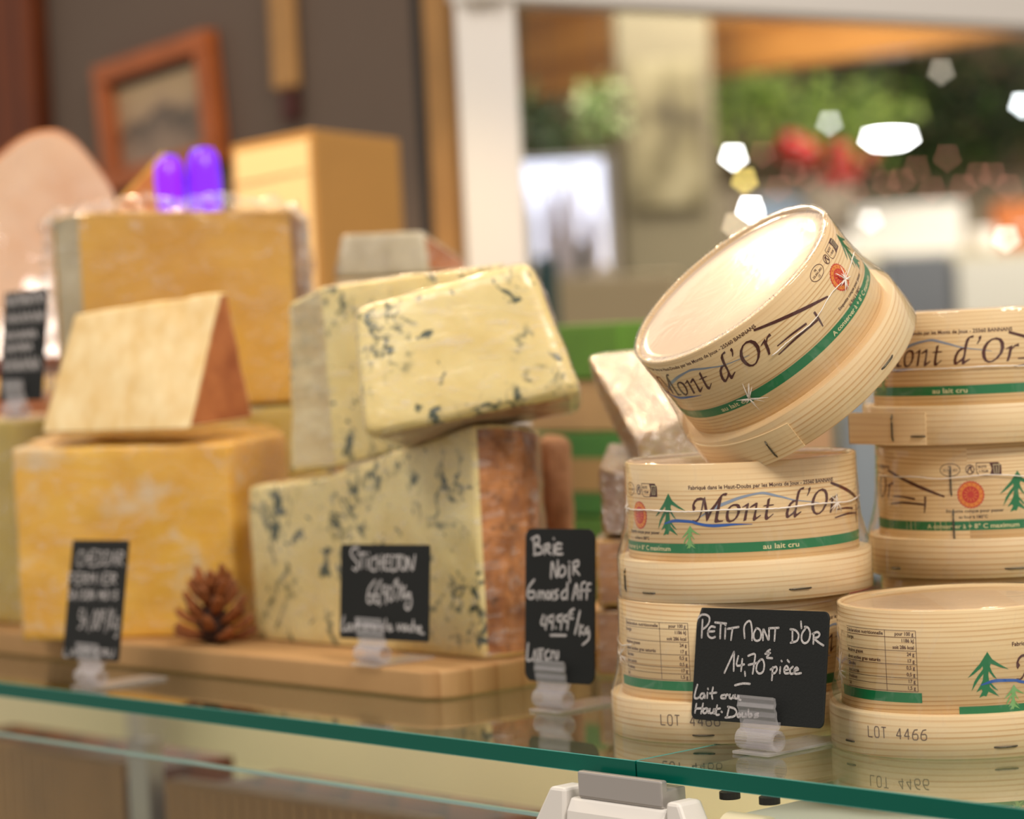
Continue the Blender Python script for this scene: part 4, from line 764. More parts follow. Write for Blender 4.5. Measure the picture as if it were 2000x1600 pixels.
def round_box(label, loc, seed, axis=None, paper=False, film=True, band_rot=0.0, recess=3.0, rb=None):
    root = empty('cheese_box', loc, label=label, cat='box', group='round wooden cheese boxes')
    if axis is not None:
        ax = Vector(axis).normalized(); e = Vector((0, -1, 0)); e = (e - ax * e.dot(ax)).normalized()
        right = ax.cross(e)
        root.rotation_euler = Matrix(((right.x, -e.x, ax.x), (right.y, -e.y, ax.y), (right.z, -e.z, ax.z))).to_euler()
    hoop_profile([(RT - 1.7, HB - 8), (RT - 1.7, HB - 0.5), (RT - 1.3, HB), (RT - 0.4, HB), (RT, HB - 0.5), (RT, 1.0), (RT - 1.7, 1.0)], 'side_hoop', M['veneer'], root)
    MB().lathe([(RT - 1.8, HB - recess - 1.5), (RT - 1.8, HB - recess)], NSEG).build('lid_disc', M['paper'] if paper else M['lid'], root)
    hoop_profile([(RT + 0.3, BAND), (RB - 0.3, BAND), (RB, BAND - 0.3), (RB, 0.3), (RB - 0.3, 0.05), (RB - 1.6, 0.05)], 'base_hoop', M['veneer_band'], root)
    hoop_profile([(RB - 1.6, 0.05), (RB - 1.6, 1.2), (0.5, 1.2)], 'base_disc', M['lid'], root)
    hoop_profile([(RT, BAND), (RT + 0.31, BAND)], 'hoop_gap', M['veneer_band'], root)
    if film:
        hoop_profile([(RB + 0.45, 0.1), (RB + 0.55, 6), (RB + 0.5, BAND), (RB - 0.6, 22), (RB - 2.2, 27), (RT + 1.9, 33), (RT + 1.0, 40), (RT + 0.75, 46), (RT + 0.7, 54), (RT + 0.6, HB - .3), (RT - 0.2, HB + 0.5), (RT - 1.6, HB + 0.3)],
                     'cling_film', M['film'], root, 0.9, seed, (19, 50))
        hoop_profile([(RT - 1.6, HB + 0.3), (RT - 3.5, HB - 0.5), (RT - 7, HB - 1.0), (RT * .6, HB - 1.2), (RT * .3, HB - 1.3), (0.5, HB - 1.3)], 'film_over_lid', M['film_top'], root)
    return root

# front right box, nutrition table turned to the front
bA = round_box('pale wooden cheese box standing alone beside the black handwritten sign', (191.0, 1198.0, 0.1), 1.0)
nutrition(bA, -75.2, 0); brand(bA, 44.5, -5.0, -56, 150); lot(bA, -53.2)
staple(bA, 7, 4.6, 10); staple(bA, -66, 5.0, 7); film_thread(bA, 40, 30, 150, 3.0)
film_knot(bA, -84, 33, 9, 5)
# left stack, lower and upper
bB = round_box('wooden cheese box with nutrition table, bottom of the stack behind the black sign', (97.8, 1271.0, 0.1), 2.3)
nutrition(bB, -72.6, 0); brand(bB, 48.0, 0, -56, 150); lot(bB, -40.8)
staple(bB, -20.4, 4.0, 10); film_thread(bB, 42, -150, -65, 8.0, 2.5); film_knot(bB, -80, 36, 10, 11)
bC = round_box('wooden cheese box with full brown brand name, carrying the tilted box', (104.1, 1273.6, HB + 0.2), 3.7, recess=5.5)
brand(bC, 0, 0); seal(bC, -65.5, 0, 0); recycling(bC, -65.5, 0, 0)
staple(bC, 19.8, 4.7, 11); staple(bC, -53, 4.2, 9); staple(bC, -73, 8.8, 11, True); film_thread(bC, 41.0, -88, 88, 1.0, 1.6, 0.7); film_knot(bC, 47, 41, 6, 3); film_knot(bC, -80, 41, 7, 9)
# right stack
bD = round_box('wooden cheese box at the foot of the three-box stack, mostly hidden', (227.7, 1324.3, 0.1), 4.1)
brand(bD, -60, 0)
bE = round_box('wooden cheese box with red seal turned forward, middle of the three-box stack', (227.7, 1324.3, HB + 0.2), 5.9)
brand(bE, -116, 0); seal(bE, 97, -116, 0); recycling(bE, 97, -116, 0)
f = Flat()
for p in LBL['tree']: f.poly(p, -40.8 + 163 * DEG, 29.9)
f.on_hoop('fir_tree', RT, M['ink_green'], bE, -116, 0, 0.14)
staple(bE, -28.8, 45, 14, True, RT); staple(bE, -28.2, 24.5, 15, True, RT); staple(bE, -60, 4.2, 7); staple(bE, 2, 4.2, 13)
arc_strip(bE, 'veneer_overlap', -75, -20.2, 18.3, 60.5, RT, M['veneer'], 0.09)
film_thread(bE, 47, -85, 60, 4.0, 2.0, 0.6)
bF = round_box('wooden cheese box on top of the three-box stack', (227.9, 1324.5, 2 * HB + 0.3), 6.6)
brand(bF, -41.2, 1.0)
arc_strip(bF, 'hoop_flap', -38, -62, 0.4, 15.5, RB, M['veneer_band'], 0.8, 30)
staple(bF, -57, 8.5, 13, True, RB + 0.8); staple(bF, -42, 4.4, 8, False, RB + 0.8); film_thread(bF, 35.5, -80, 60, 6.0, 0.8)
# tilted box
bG = round_box('tilted round cheese box with shiny white top leaning on the stacks', (136.5, 1262.0, 156.4), 7.7, (-0.57, -0.29, 0.77), paper=True, recess=2.0)
brand(bG, -53.5, 6.6, maker=True); seal(bG, 97, -53.5, 6.6); recycling(bG, 97, -53.5, 5.2)
f = Flat()
for p in LBL['tree']: f.poly(p, -40.8 + 163 * DEG, 29.9)
f.on_hoop('fir_tree', RT, M['ink_green'], bG, -53.5, 6.6, 0.14)
arc_strip(bG, 'hoop_flap', -22, -78, 0.4, 14.0, RB, M['veneer_band'], 0.9, 0, 3.5)
staple(bG, -35.5, 6.6, 9.5, True, RB + 0.9); staple(bG, 30, 4.5, 9.5)
film_thread(bG, 43, -10, 70, 12.0, 3.0, 0.5); film_knot(bG, -31, 31, 9, 21); film_knot(bG, 44, 43, 7, 22)
rim = MB()
for k in range(150):
    a = 2 * math.pi * k / 150
    r0 = RT - 1.5
    c = Vector((math.cos(a), math.sin(a), 0)); e_ = Vector((-math.sin(a), math.cos(a), 0))
    rim.tube([c * (r0 + 1.9) + Vector((0, 0, HB + 0.45)), c * (r0 - 0.6) + Vector((0, 0, HB + 0.5)) + e_ * 0.3, c * (r0 - 2.6 - 2.4 * abs(noise.noise(Vector((k * .37, 2, 0))))) + Vector((0, 0, HB - 0.5)) + e_ * 0.8], [0.3, 0.42, 0.1], 5)
rim.build('film_pleats', M['film_shiny'], bG, smooth=True)

# ------------------------------------------------------------------ black price signs in clear clips
def clip(parent, z=0.0, tongue=46):
    xs, xe = -10.8, Vector((21.6, 0, 0))
    P = lambda pts: [(xs, y, zz_ + z) for y, zz_ in pts]
    MB().prism(P([(-4.5, 0.1), (tongue, 0.1), (tongue, 1.4), (-4.5, 1.4)]), xe).build('clip_base', M['clear'], parent, bevel=0.3, seg=1)
    ring = MB(); n = 20
    o = [(2.2 + 4.6 * math.cos(2 * math.pi * k / n), 6.1 + 4.6 * math.sin(2 * math.pi * k / n)) for k in range(n)]
    i = [(2.2 + 3.3 * math.cos(2 * math.pi * k / n), 6.1 + 3.3 * math.sin(2 * math.pi * k / n)) for k in range(n)]
    for k in range(n):
        k2 = (k + 1) % n; ring.prism(P([o[k], o[k2], i[k2], i[k]]), xe)
    ring.build('clip_tube', M['clear'], parent, smooth=False)
    prof = [(2.6, 10.3), (3.4, 12.2), (2.6, 14.0), (2.0, 16.2), (2.2, 18.4), (1.3, 20.2), (2.0, 22.0), (1.6, 24.6), (0.4, 25.2), (0.2, 24.0), (0.6, 22.0), (-0.1, 20.2), (0.8, 18.4), (0.7, 16.2), (1.4, 14.0), (1.6, 12.2), (1.2, 10.3)]
    MB().prism(P(prof), xe).build('clip_jaw', M['clear'], parent)
    MB().prism(P([(3.0, 11), (6.0, 14), (7.6, 20), (7.0, 20.4), (5.0, 15), (2.6, 12)]), xe).build('clip_back', M['clear'], parent)

def price_sign(label, foot, w, h, cx, zoff, tilt, roll, strokes, r=3.0, sw=1.15, rz=UA, tongue=46):
    root = empty('price_sign', foot, rz, label=label, cat='sign', group='black price signs in clear clips')
    clip(root, 0.0, tongue)
    pts = []
    for ccx, ccz, a0 in ((w / 2 - r, r, -90), (w / 2 - r, h - r, 0), (-w / 2 + r, h - r, 90), (-w / 2 + r, r, 180)):
        for k in range(6):
            a = R_(a0 + 18 * k); pts.append((ccx + r * math.cos(a), 0, ccz + r * math.sin(a)))
    card = MB().prism(pts, (0, 1.1, 0)).build('slate_card', M['slate'], root, bevel=0.2, seg=1)
    card.location = Vector((cx, 4.0, 8 + zoff)) * MM
    card.rotation_euler = (-R_(tilt), -R_(roll), 0)
    f = Flat()
    for st in strokes:
        f.ribbon([tuple(p) for p in st], sw, 5, True)
    f.on_plane('chalk_lettering', M['chalk'], card, -0.15)
    return root

def foot(p0): return (Vector(p0) - V * 4 - Vector((0, 0, 8)))
price_sign('black sign chalked PETIT MONT D\'OR 14,70, before the wooden boxes', foot((101.0, 1184.0, 8.1)), 78.4, 49.5, -4.2, 4.4, 10, 1.2, CHALK['petit'], 3.0, 1.0)
price_sign('tall black sign chalked BRIE NOIR, on the glass beside the board corner', foot((14.2, 1344.4, 8.1)), 50.2, 75.3, 2.7, 6.0, 5, 0.8, CHALK['brie'], 5.0, 1.3)
price_sign('black sign chalked STICHELTON before the blue-veined cheese', foot((-78.5, 1443.2, 8.1 + BZ)), 74, 50, 7.1, 5.5, 6, 1.3, CHALK['stich'], 1.5, 1.3, tongue=36)
price_sign('tall black sign chalked in white before the golden cheddar block', foot((-240.4, 1528.3, 8.1)), 56.8, 67, -3.2, 7.2, 10.5, 1.2, CHALK['left'], 1.5, 0.95)
rnd = random.Random(4); scr = []
for row, (z, hh, x1) in enumerate(((60, 8, 24), (49, 6.5, 20), (39, 5, 14), (31, 5, 12), (19, 8, 20))):
    x = -22.0
    while x < x1:
        scr.append([(x, z), (x + 1.2, z + hh), (x + 2.4, z + hh * rnd.uniform(.1, .5)), (x + 3.6, z + hh * rnd.uniform(.4, .9)), (x + 4.2, z)]); x += rnd.uniform(5.2, 6.4)
price_sign('black chalked sign standing on the straw coloured cheese', (-309, 1706, 146.2), 50, 69, 2.0, 4.0, 8, 1.0, scr, 1.5, 1.1)

# ------------------------------------------------------------------ cheeses
def cheese(name, label, bottom, z0, top, rind=(), paste='cheddar', rindm='rind', film='film_c', rind_top=False, rind_bottom=False, bevel=2.5, amp=0.7, cat='cheese', group=None, edge=9.0, seed=0.0, film_amp=0.8, side_m=None):
    """bottom: plan polygon (mm, counter-clockwise from above); top: heights or full points"""
    n = len(bottom)
    bz = z0 if isinstance(z0, (list, tuple)) else [z0] * n
    bpts = [Vector(b) if len(b) == 3 else Vector((b[0], b[1], z)) for b, z in zip(bottom, bz)]
    tp = []
    for i in range(n):
        t = top[i] if isinstance(top, (list, tuple)) else top
        tp.append(Vector(t) if isinstance(t, (list, tuple, Vector)) else Vector((bpts[i].x, bpts[i].y, t)))
    c = sum(bpts, Vector()) / n; c.z = min(p.z for p in bpts)
    root = empty(name, c, label=label, cat=cat, group=group)
    bm = bmesh.new()
    vb = [bm.verts.new(p - c) for p in bpts]; vt = [bm.verts.new(p - c) for p in tp]
    fb = bm.faces.new(list(reversed(vb))); ft = bm.faces.new(vt)
    fb.material_index = 1 if rind_bottom else 0; ft.material_index = 1 if rind_top else 0
    for i in range(n):
        f = bm.faces.new([vb[i], vb[(i + 1) % n], vt[(i + 1) % n], vt[i]])
        f.material_index = 1 if i in rind else (2 if side_m and i in side_m[0] else 0)
    bmesh.ops.recalc_face_normals(bm, faces=bm.faces)
    sharp = [e for e in bm.edges if e.calc_face_angle(0) > 0.6]
    bmesh.ops.bevel(bm, geom=sharp, offset=bevel, segments=3, profile=0.5, affect='EDGES', clamp_overlap=True)
    for _ in range(6):
        bmesh.ops.triangulate(bm, faces=bm.faces)
        long = [e for e in bm.edges if e.calc_length() > edge]
        if not long: break
        bmesh.ops.subdivide_edges(bm, edges=long, cuts=1)
    bmesh.ops.triangulate(bm, faces=bm.faces)
    bm.normal_update()
    for v in bm.verts:
        p = v.co * 0.03 + Vector((seed, seed, seed)); k = amp * (noise.noise(p * 2.0) + 0.5 * noise.noise(p * 7.0))
        w = min(1.0, max(0.0, v.co.z / 4.0))
        v.co += v.normal * k * w
    bm.normal_update()
    names = {0: ('paste', M[paste]), 1: ('rind', M[rindm])}
    if side_m: names[2] = ('cut_side', M[side_m[1]])
    for idx, (nm, mt) in names.items():
        fs = [f for f in bm.faces if f.material_index == idx]
        if not fs: continue
        ids = {}; vs = []; ff = []
        for f in fs:
            row = []
            for v in f.verts:
                if v.index not in ids or True:
                    if v not in ids: ids[v] = len(vs); vs.append(v.co.copy())
                row.append(ids[v])
            ff.append(row)
        mesh(nm, vs, ff, mt, root, True)
    if film:
        ids = {v: i for i, v in enumerate(bm.verts)}
        vs = [v.co + v.normal * (0.5 + film_amp * abs(noise.noise(v.co * 0.05 + Vector((seed, 3, 1))))) for v in bm.verts]
        for q in vs: q.z = max(q.z, 0.1)
        mesh('cling_film', vs, [[ids[v] for v in f.verts] for f in bm.faces], M[film], root, True)
    bm.free()
    return root

G1 = 'wrapped pieces of blue-veined cheese'
cheese('blue_cheese', 'large blue-veined half wheel with brown rind standing on the wooden board', [(-155, 1592), (-110, 1541), (-66, 1491), (-21.5, 1440), (-8, 1442), (4, 1452), (11, 1468), (14, 1495), (10, 1560), (-20, 1630), (-80, 1660), (-140, 1640)], BZ + 0.3,
       [104, 109, 124, 139, 139, 137, 134, 132, 128, 118, 108, 104], rind=(3, 4, 5, 6, 7, 8, 9), paste='stilton', rindm='rind', seed=1.3, amp=1.1, group=G1)
cheese('blue_cheese', 'upright blue-veined block with pale wrapped side behind the tilted block', [(-128, 1572), (-101, 1548), (-4, 1490), (2, 1560), (-60, 1628), (-122, 1618)], [112.5, 114, 138, 134, 122, 111],
       [(-124, 1574, 208), (-104, 1549, 217), (0, 1492, 223), (2, 1560, 222), (-60, 1620, 218), (-118, 1612, 212)], rind=(2, 3, 4), paste='stilton', rindm='rind', seed=4.1, amp=1.0, group=G1, side_m=((0, 5), 'stilton_pale'))
cheese('blue_cheese', 'tilted blue-veined block with brown underside balanced on top', [(-78, 1420, 136), (37, 1410, 154), (38, 1474, 142), (-62, 1488, 124.8)], 0,
       [(-82, 1438, 203), (12, 1426, 224), (20, 1490, 212), (-66, 1500, 192)], rind=(1, 2), rind_bottom=True, paste='stilton', rindm='rind_dark', seed=8.2, amp=1.0, bevel=7, group=G1)
cheese('blue_cheese', 'narrow brown-rinded cheese standing behind the large blue-veined half wheel', [(16, 1590), (31, 1592), (34, 1640), (14, 1640)], BZ + 0.3, [124, 122, 122, 124], rind=(0, 1, 2, 3), rind_top=True, paste='rind_dark', rindm='rind_dark', seed=2.0, bevel=6, film=None)
cheese('cheddar_block', 'big golden yellow cheese block wrapped in film on the board', [(-300, 1644), (-168, 1618), (-138, 1668), (-152, 1715), (-285, 1735)], BZ + 0.3, [131, 129, 131, 136, 138], paste='cheddar', rindm='wedge_rind', seed=3.3, amp=0.9)
cheese('cheese_wedge', 'pale crumbly wedge with orange rind lying on the golden block', [(-282, 1646), (-190, 1612), (-156, 1662), (-250, 1698)], [139.3, 138.6, 141, 142],
       [(-262, 1668, 209), (-171, 1650, 218), (-168, 1660, 218), (-258, 1682, 210)], rind=(1,), paste='wedge', rindm='wedge_rind', film=None, seed=6.5, bevel=1.6, amp=0.8)
cheese('straw_cheese', 'straw yellow cheese block at the left end of the board', [(-380, 1790), (-318, 1745), (-120, 1745), (-120, 1850), (-380, 1860)], BZ + 0.3, 145.5, paste='palegreen', seed=7.7)
OCHRE = cheese('ochre_cheese', 'tall ochre cheese block in bulging clear film behind the pale wedge', [(-286, 1752), (-268, 1745), (-135, 1746), (-128, 1770), (-130, 1840), (-286, 1840)], 147.5,
       [272, 275, 270, 266, 268, 272], rind=(2, 3), rind_top=True, paste='ochre', rindm='rind_dark', seed=9.1, film='film_c', film_amp=5.5, amp=0.6, side_m=((0, 5), 'greycheese'))
cheese('grey_cheese', 'grey cheese block hidden behind the blue-veined stack', [(-112, 1790), (-40, 1790), (-30, 1860), (-112, 1860)], BZ + 0.3, 224, paste='greycheese', seed=1.9, film=None)
cheese('grey_cheese', 'grey wedge with orange rind peeking above the blue-veined stack', [(-112, 1800), (-50, 1796), (-24, 1830), (-100, 1850)], 225.5, [(-106, 1804, 254), (-53, 1800, 254), (-28, 1832, 236), (-98, 1846, 252)], rind=(1,), paste='greycheese', rindm='wedge_rind', film='film_c', seed=5.0)
# washed rind wheel and its support at the far left
cheese('washed_rind_cheese', 'orange washed-rind cheese below the leaning pink white wheel', [(-420, 1960), (-300, 1950), (-285, 2040), (-420, 2060)], BZ + 0.3, 170, rind=(0, 1, 2, 3), rind_top=True, rindm='orange_rind', film='film_c', seed=3.9, bevel=12)
root = empty('half_wheel_cheese', (-325, 1990, 171), label='leaning pinkish white half wheel with orange rind edge, lamp lit', cat='cheese')
pr = []; axd = Vector((0.28, -0.90, 0.33)).normalized(); ex = axd.cross(Vector((0, 0, 1))).normalized(); ez = ex.cross(axd)
outl = [(-84, 2), (-80, 50), (-66, 104), (-44, 146), (-14, 174), (10, 182), (26, 176), (42, 154), (55, 122), (50, 70), (30, 2)]
outl = [(p[0], p[1]) for p in catmull([(a, b) for a, b in outl], 4)]
face = [ex * -a + ez * b for a, b in outl] if ex.x < 0 else [ex * a + ez * b for a, b in outl]
zmin = min(p.z for p in face + [p - axd * 34 for p in face]); face = [p + Vector((0, 0, 0.5 - zmin)) for p in face]
MB().prism([p for p in face], -axd * 34).build('rind', M['orange_rind'], root, bevel=3)
MB().prism([p * 0.97 + axd * 0.2 + Vector((0, 0, 1.2)) for p in face], axd * 0.9).build('cut_face', M['wheel'], root)
MB().prism([p * 0.985 + axd * 1.6 + Vector((0, 0, 0.8)) for p in face], axd * 0.2).build('cling_film', M['film'], root)
cheese('orange_wedge', 'thin orange cheese wedge leaning against the white half wheel', [(-276, 1950), (-256, 1946), (-250, 1984), (-274, 1984)], 171.5, [(-274, 1956, 290), (-236, 1952, 325), (-238, 1962, 325), (-272, 1966, 290)], rind=(0, 1, 2, 3), rind_top=True, rindm='orange_rind', film=None, seed=2.2, bevel=2)

# bunched film along the edges of the ochre block and at cheese corners
def film_fold(parent, pts, r, seed, name='film_fold'):
    q = [Vector(p) for p in catmull([tuple(p) for p in pts], 9)]
    q = [p + Vector((noise.noise(Vector((i * .5, seed, 0))), noise.noise(Vector((i * .5, seed, 3))), noise.noise(Vector((i * .5, seed, 7))))) * r * 0.8 for i, p in enumerate(q)]
    o = MB().tube(q, [r * (0.6 + 0.9 * abs(noise.noise(Vector((i * .8, seed, 11))))) for i in range(len(q))], 7).build(name, M['film_fold'], None, smooth=True)
    return local(o, parent)
film_fold(OCHRE, [(-287, 1746, 273), (-260, 1742, 277), (-225, 1741, 281), (-205, 1741, 277), (-180, 1741, 279), (-136, 1742, 272)], 4.5, 1.0)
film_fold(OCHRE, [(-134, 1742, 272), (-126, 1741, 262), (-128, 1742, 230), (-125, 1743, 205), (-129, 1745, 165)], 4.0, 2.0)
film_fold(OCHRE, [(-287, 1747, 272), (-290, 1747, 240), (-289, 1748, 205), (-293, 1748, 155)], 5.0, 3.0)

# film wrapped brown brie wedges, stacked
GB = 'stacked wedges of dark brie'
def brie(label, bottom, z0, top, seed, film='film_shiny', **kw):
    return cheese('brie_wedge', label, bottom, z0, top, rind=kw.pop('rind', (0, 3)), paste='brie', rindm=kw.pop('rindm', 'rind_dark'), film=film, film_amp=1.5, group=GB, seed=seed, bevel=2.0, **kw)
brie('dark brie wedge lowest in the stack behind the wooden boxes', [(38, 1462), (92, 1440), (112, 1500), (46, 1520)], 0.4, 36, 1.0, film='film_c')
brie('dark brie wedge second from below in the stack', [(40, 1456), (90, 1446), (108, 1502), (48, 1516)], 38.5, 74, 2.0, film='film_c')
brie('dark brie wedge third from below in the stack', [(45, 1455), (70, 1442), (104, 1496), (52, 1512)], 76.5, [112, 106, 118, 122], 3.0, film='film_glitter')
brie('dark brie wedge with glittering film slanting on top of the stack', [(49, 1505, 145), (69, 1452, 101), (100, 1470, 110), (86, 1525, 152)], 0, [(43, 1502, 171), (64, 1449, 127), (93, 1468, 136), (78, 1522, 174)], 4.0, rind=(), rindm='brie_rind', rind_top=True, film='film_glitter')
brie('small dark brie wedge beside the slanting one', [(92, 1500), (116, 1490), (122, 1530), (96, 1536)], 119.5, [138, 136, 142, 144], 5.0)

# ------------------------------------------------------------------ pine cone
root = empty('pine_cone', (-178, 1583, BZ), rz=0.4, label='open brown pine cone on the board between two cheeses', cat='pine cone')
MB().lathe([(4, 0.5), (9, 3), (9, 12), (6, 22), (3, 30), (1, 33)], 14).build('core', M['cone_dark'], root, smooth=True)
me = bpy.data.meshes.new('scale')
sv = [(0, -2.2, -.6), (9, -4.2, 1.2), (14.5, -3.6, 4.0), (16, 0, 5.5), (14.5, 3.6, 4.0), (9, 4.2, 1.2), (0, 2.2, -.6), (8, 0, 3.0), (14, 0, 6.4)]
sb = [(x * .98, y * .9, z - 1.6) for x, y, z in sv[:7]]
me.from_pydata([Vector(p) * MM for p in sv + sb], [], [(0, 1, 7), (1, 2, 8, 7), (2, 3, 8), (3, 4, 8), (4, 5, 7, 8), (5, 6, 7), (0, 7, 6), (9, 10, 11, 12, 13, 14, 15)] + [(i, i + 9, i + 10, i + 1) for i in range(6)])
me.materials.append(M['cone'])
for v in me.vertices: v.co.y *= 0.72
for k in range(32):
    t = k / 32; a = k * 2.39996; z = 3.5 + 30 * t
    sc_ = 1.30 - 0.38 * t
    o = link('scale', me, None, root); o.location = Vector((math.cos(a) * (5 - 3 * t), math.sin(a) * (5 - 3 * t), z)) * MM
    o.rotation_euler = (0, R_(8 - 58 * t), a); o.scale = (sc_, sc_, sc_)

# ------------------------------------------------------------------ things behind on the shelf
def pack(label, c, d, col, stripe=None, name='green_pack', group='stacked packs behind the cheeses'):
    r = empty(name, (c[0], c[1], c[2] - d[2] / 2), label=label, cat='pack', group=group)
    m1 = plain('pack_' + col, col, 0.5, var=0.08, vscale=25)
    local(MB().box(c, d, U, V).build('carton', m1, bevel=1.5), r)
    if stripe:
        local(MB().box(Vector(c) - V * (d[1] / 2 + 0.3) , (d[0] * .8, 0.5, d[2] * .4), U, V).build('paper_label', plain('lbl_' + stripe, stripe, 0.6)), r)
    return r
px = Vector((78, 1960, 0))
pack('green pack at the bottom behind the brie stack', px + Vector((-6, 0, 26)), (120, 90, 51), '4E7A28', '8A6A3A')
pack('brighter green pack second from the bottom behind the brie', px + Vector((-2, 0, 82)), (118, 90, 58), '3F7A2E', 'A88A58')
pack('kraft brown pack between two green packs', px + Vector((4, 0, 130)), (114, 88, 36), 'B99A68', None, 'kraft_pack')
pack('green pack on top of the kraft pack', px + Vector((-2, 0, 168)), (92, 84, 38), '5C8A2C', None)
pack('pinkish kraft pack beside the topmost green pack', px + Vector((104, -16, 84)), (52, 70, 167), 'C49A74', None, 'kraft_pack')

# purple glowing lamp bottles
for i, (x, zt, lab) in enumerate(((-236, 322, 'shorter purple glowing lamp bottle behind the wrapped cheese'), (-210, 326, 'taller violet glowing lamp bottle behind the wrapped cheese'))):
    r = empty('purple_lamp', (x, 1960, BZ + 0.2), label=lab, cat='lamp', group='purple glowing lamps')
    MB().lathe([(11, 0), (11.5, 3), (11.5, zt - 48), (11.5, zt - 34), (10.5, zt - 22), (7, zt - 16), (2, zt - 15)], 24).build('glass_tube', plain('purple_glow_%d' % i, '4A10A0', 0.2, emit=('8A1CF0' if i == 0 else '7A20F8'), estr=1.25), r, smooth=True)
    MB().lathe([(14, 0), (14.5, 5), (13.6, 9)], 24).build('lamp_foot', M['black'], r)

# carton lit on its narrow side
b0 = Vector((-150, 2320, 0))
r = empty('wooden_case', b0 + Vector((0, 0, .2)), label='tall tan wooden case with pale lit side behind the cheeses', cat='case')
e1, e2 = Vector((math.cos(R_(20)), math.sin(R_(20)), 0)), None
MBw = MB().hexa([(-228, 2330, .2), (-154, 2290, .2), (-84, 2360, .2), (-158, 2400, .2), (-226, 2330, 352), (-154, 2290, 360), (-84, 2360, 352), (-158, 2400, 350)])
local(MBw.build('case_body', plain('tan_case', 'B88844', 0.6, var=0.08, vscale=6), bevel=2), r)
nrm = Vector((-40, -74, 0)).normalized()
local(MB().add([Vector(p) + nrm * 0.8 for p in ((-224, 2328, 190), (-157, 2291.6, 190), (-157, 2291.6, 352), (-222, 2328, 346))], [(0, 1, 2, 3)]).build('lit_side', plain('lit_side', 'F4D49A', 0.35)), r)  # pale sheet: warm light on this side of the case put into colour
local(MB().box(Vector((-190, 2309.6, 322)) + nrm * 1.4, (70, 0.8, 1.2), Vector((74, -40, 8)).normalized(), nrm).build('side_line', M['frame_wood']), r)

# ------------------------------------------------------------------ shop setting
PW = Vector((-350, 3000, 0))
def wl(t, d=0.0, z=0.0): return PW + U * t - V * d + Vector((0, 0, z))   # along the back wall, d out of it
struct('wall_back', MB().box(wl(-488, -60, 300), (1800, 120, 2600), U, V), M['grey_wall'])
struct('floor', MB().box((500, 4500, -1015), (9000, 14000, 30)), plain('floor_tiles', '8A8378', 0.6, var=0.1, vscale=2))
struct('trim_1', MB().box(wl(422, -8, 300), (18, 20, 2600), U, V), M['black'])
struct('trim_2', MB().box(wl(449, -8, 300), (34, 24, 2600), U, V), M['tan_wood'])
o = MB().box(wl(-560, 15, 300), (640, 24, 2600), U, V).build('cupboard_door', M['dark_wood'], bevel=3); tag(o, 'dark red brown wooden cupboard door beside the picture', 'cupboard')
# picture
pc = at(332, 222, 3010)
tpar = (pc - PW).dot(U)
r = empty('picture_frame', wl(tpar, 4, pc.z - 75), label='framed landscape picture with orange wooden frame on the grey wall', cat='picture')
Wp, Hp = 218, 142
ca_, sa_ = math.cos(R_(5)), math.sin(R_(5))
Ur, Zr = U * ca_ + zz * sa_, zz * ca_ - U * sa_
def pf(a, d, b): return wl(tpar, d, pc.z) + Ur * a + Zr * b
for (a, b, c, d) in ((0, Hp / 2 - 11, Wp, 22), (0, -Hp / 2 + 11, Wp, 22), (-Wp / 2 + 11, 0, 22, Hp - 44), (Wp / 2 - 11, 0, 22, Hp - 44)):
    local(MB().box(pf(a, 12, b), (c, 20, d), Ur, V, Zr).build('frame_bar', M['frame_wood'], bevel=2), r)
mt, t, bs = nt('landscape_print')
tc = N(t, 'ShaderNodeTexCoord'); sp = N(t, 'ShaderNodeSeparateXYZ'); L(t, tc.outputs['Generated'], sp.inputs[0])
nz = N(t, 'ShaderNodeTexNoise', inp={'Scale': 3.2, 'Detail': 3.0}); L(t, tc.outputs['Generated'], nz.inputs['Vector'])
ad = N(t, 'ShaderNodeMath', operation='MULTIPLY_ADD', inp={1: 0.7}); L(t, nz.outputs['Fac'], ad.inputs[0]); L(t, sp.outputs['Z'], ad.inputs[2])
rp = ramp(t, [(0.30, 'B89E86'), (0.60, '8E7A68'), (0.76, '5E5348'), (0.86, 'B4987A'), (1.0, 'C2A67E')]); L(t, ad.outputs[0], rp.inputs['Fac']); L(t, rp.outputs['Color'], bs.inputs['Base Color']); bs.inputs['Roughness'].default_value = 0.4
local(MB().box(pf(0, 5, 0), (Wp - 42, 5, Hp - 42), Ur, V, Zr).build('picture_print', mt), r)
local(MB().box(pf(0, 8.5, Hp / 2 - 26), (Wp - 44, 3, 9), Ur, V, Zr).build('dark_mount', M['black']), r)
# hanging wooden paddle
q = at(590, 60, 2850); tq = (q - PW).dot(U)
r = empty('wooden_paddle', wl(tq, 2, q.z - 60), label='narrow wooden paddle with dark red end hanging on the wall', cat='paddle')
local(MB().box(wl(tq, 8, q.z + 60), (40, 9, 240), U, V).build('blade', M['tan_wood'], bevel=3), r)
local(MB().box(wl(tq + 6, 9, q.z - 78), (22, 12, 32), U, V).build('handle_end', plain('dark_red_wood', '4A1A10', 0.5), bevel=3), r)

# white opening frame: post and header running away along V
P0 = at(976, 600, 2620); P0.z = 0
struct('trim_3', MB().box(P0 + Vector((0, 0, 300)), (57, 40, 2600)), M['white_paint'], bevel=3)
H0 = P0 + Vector((20, 0, 0))
struct('trim_4', MB().box(H0 + V * 900 + Vector((0, 0, 493 + 60)), (1900, 50, 120), V, U), M['white_paint'], bevel=3)

# ------------------------------------------------------------------ market hall far behind
struct('wall_far', MB().box((1500, 9000, 1000), (9000, 60, 4000)), plain('far_wall', '7A6A4E', 0.8, var=0.25, vscale=0.8))
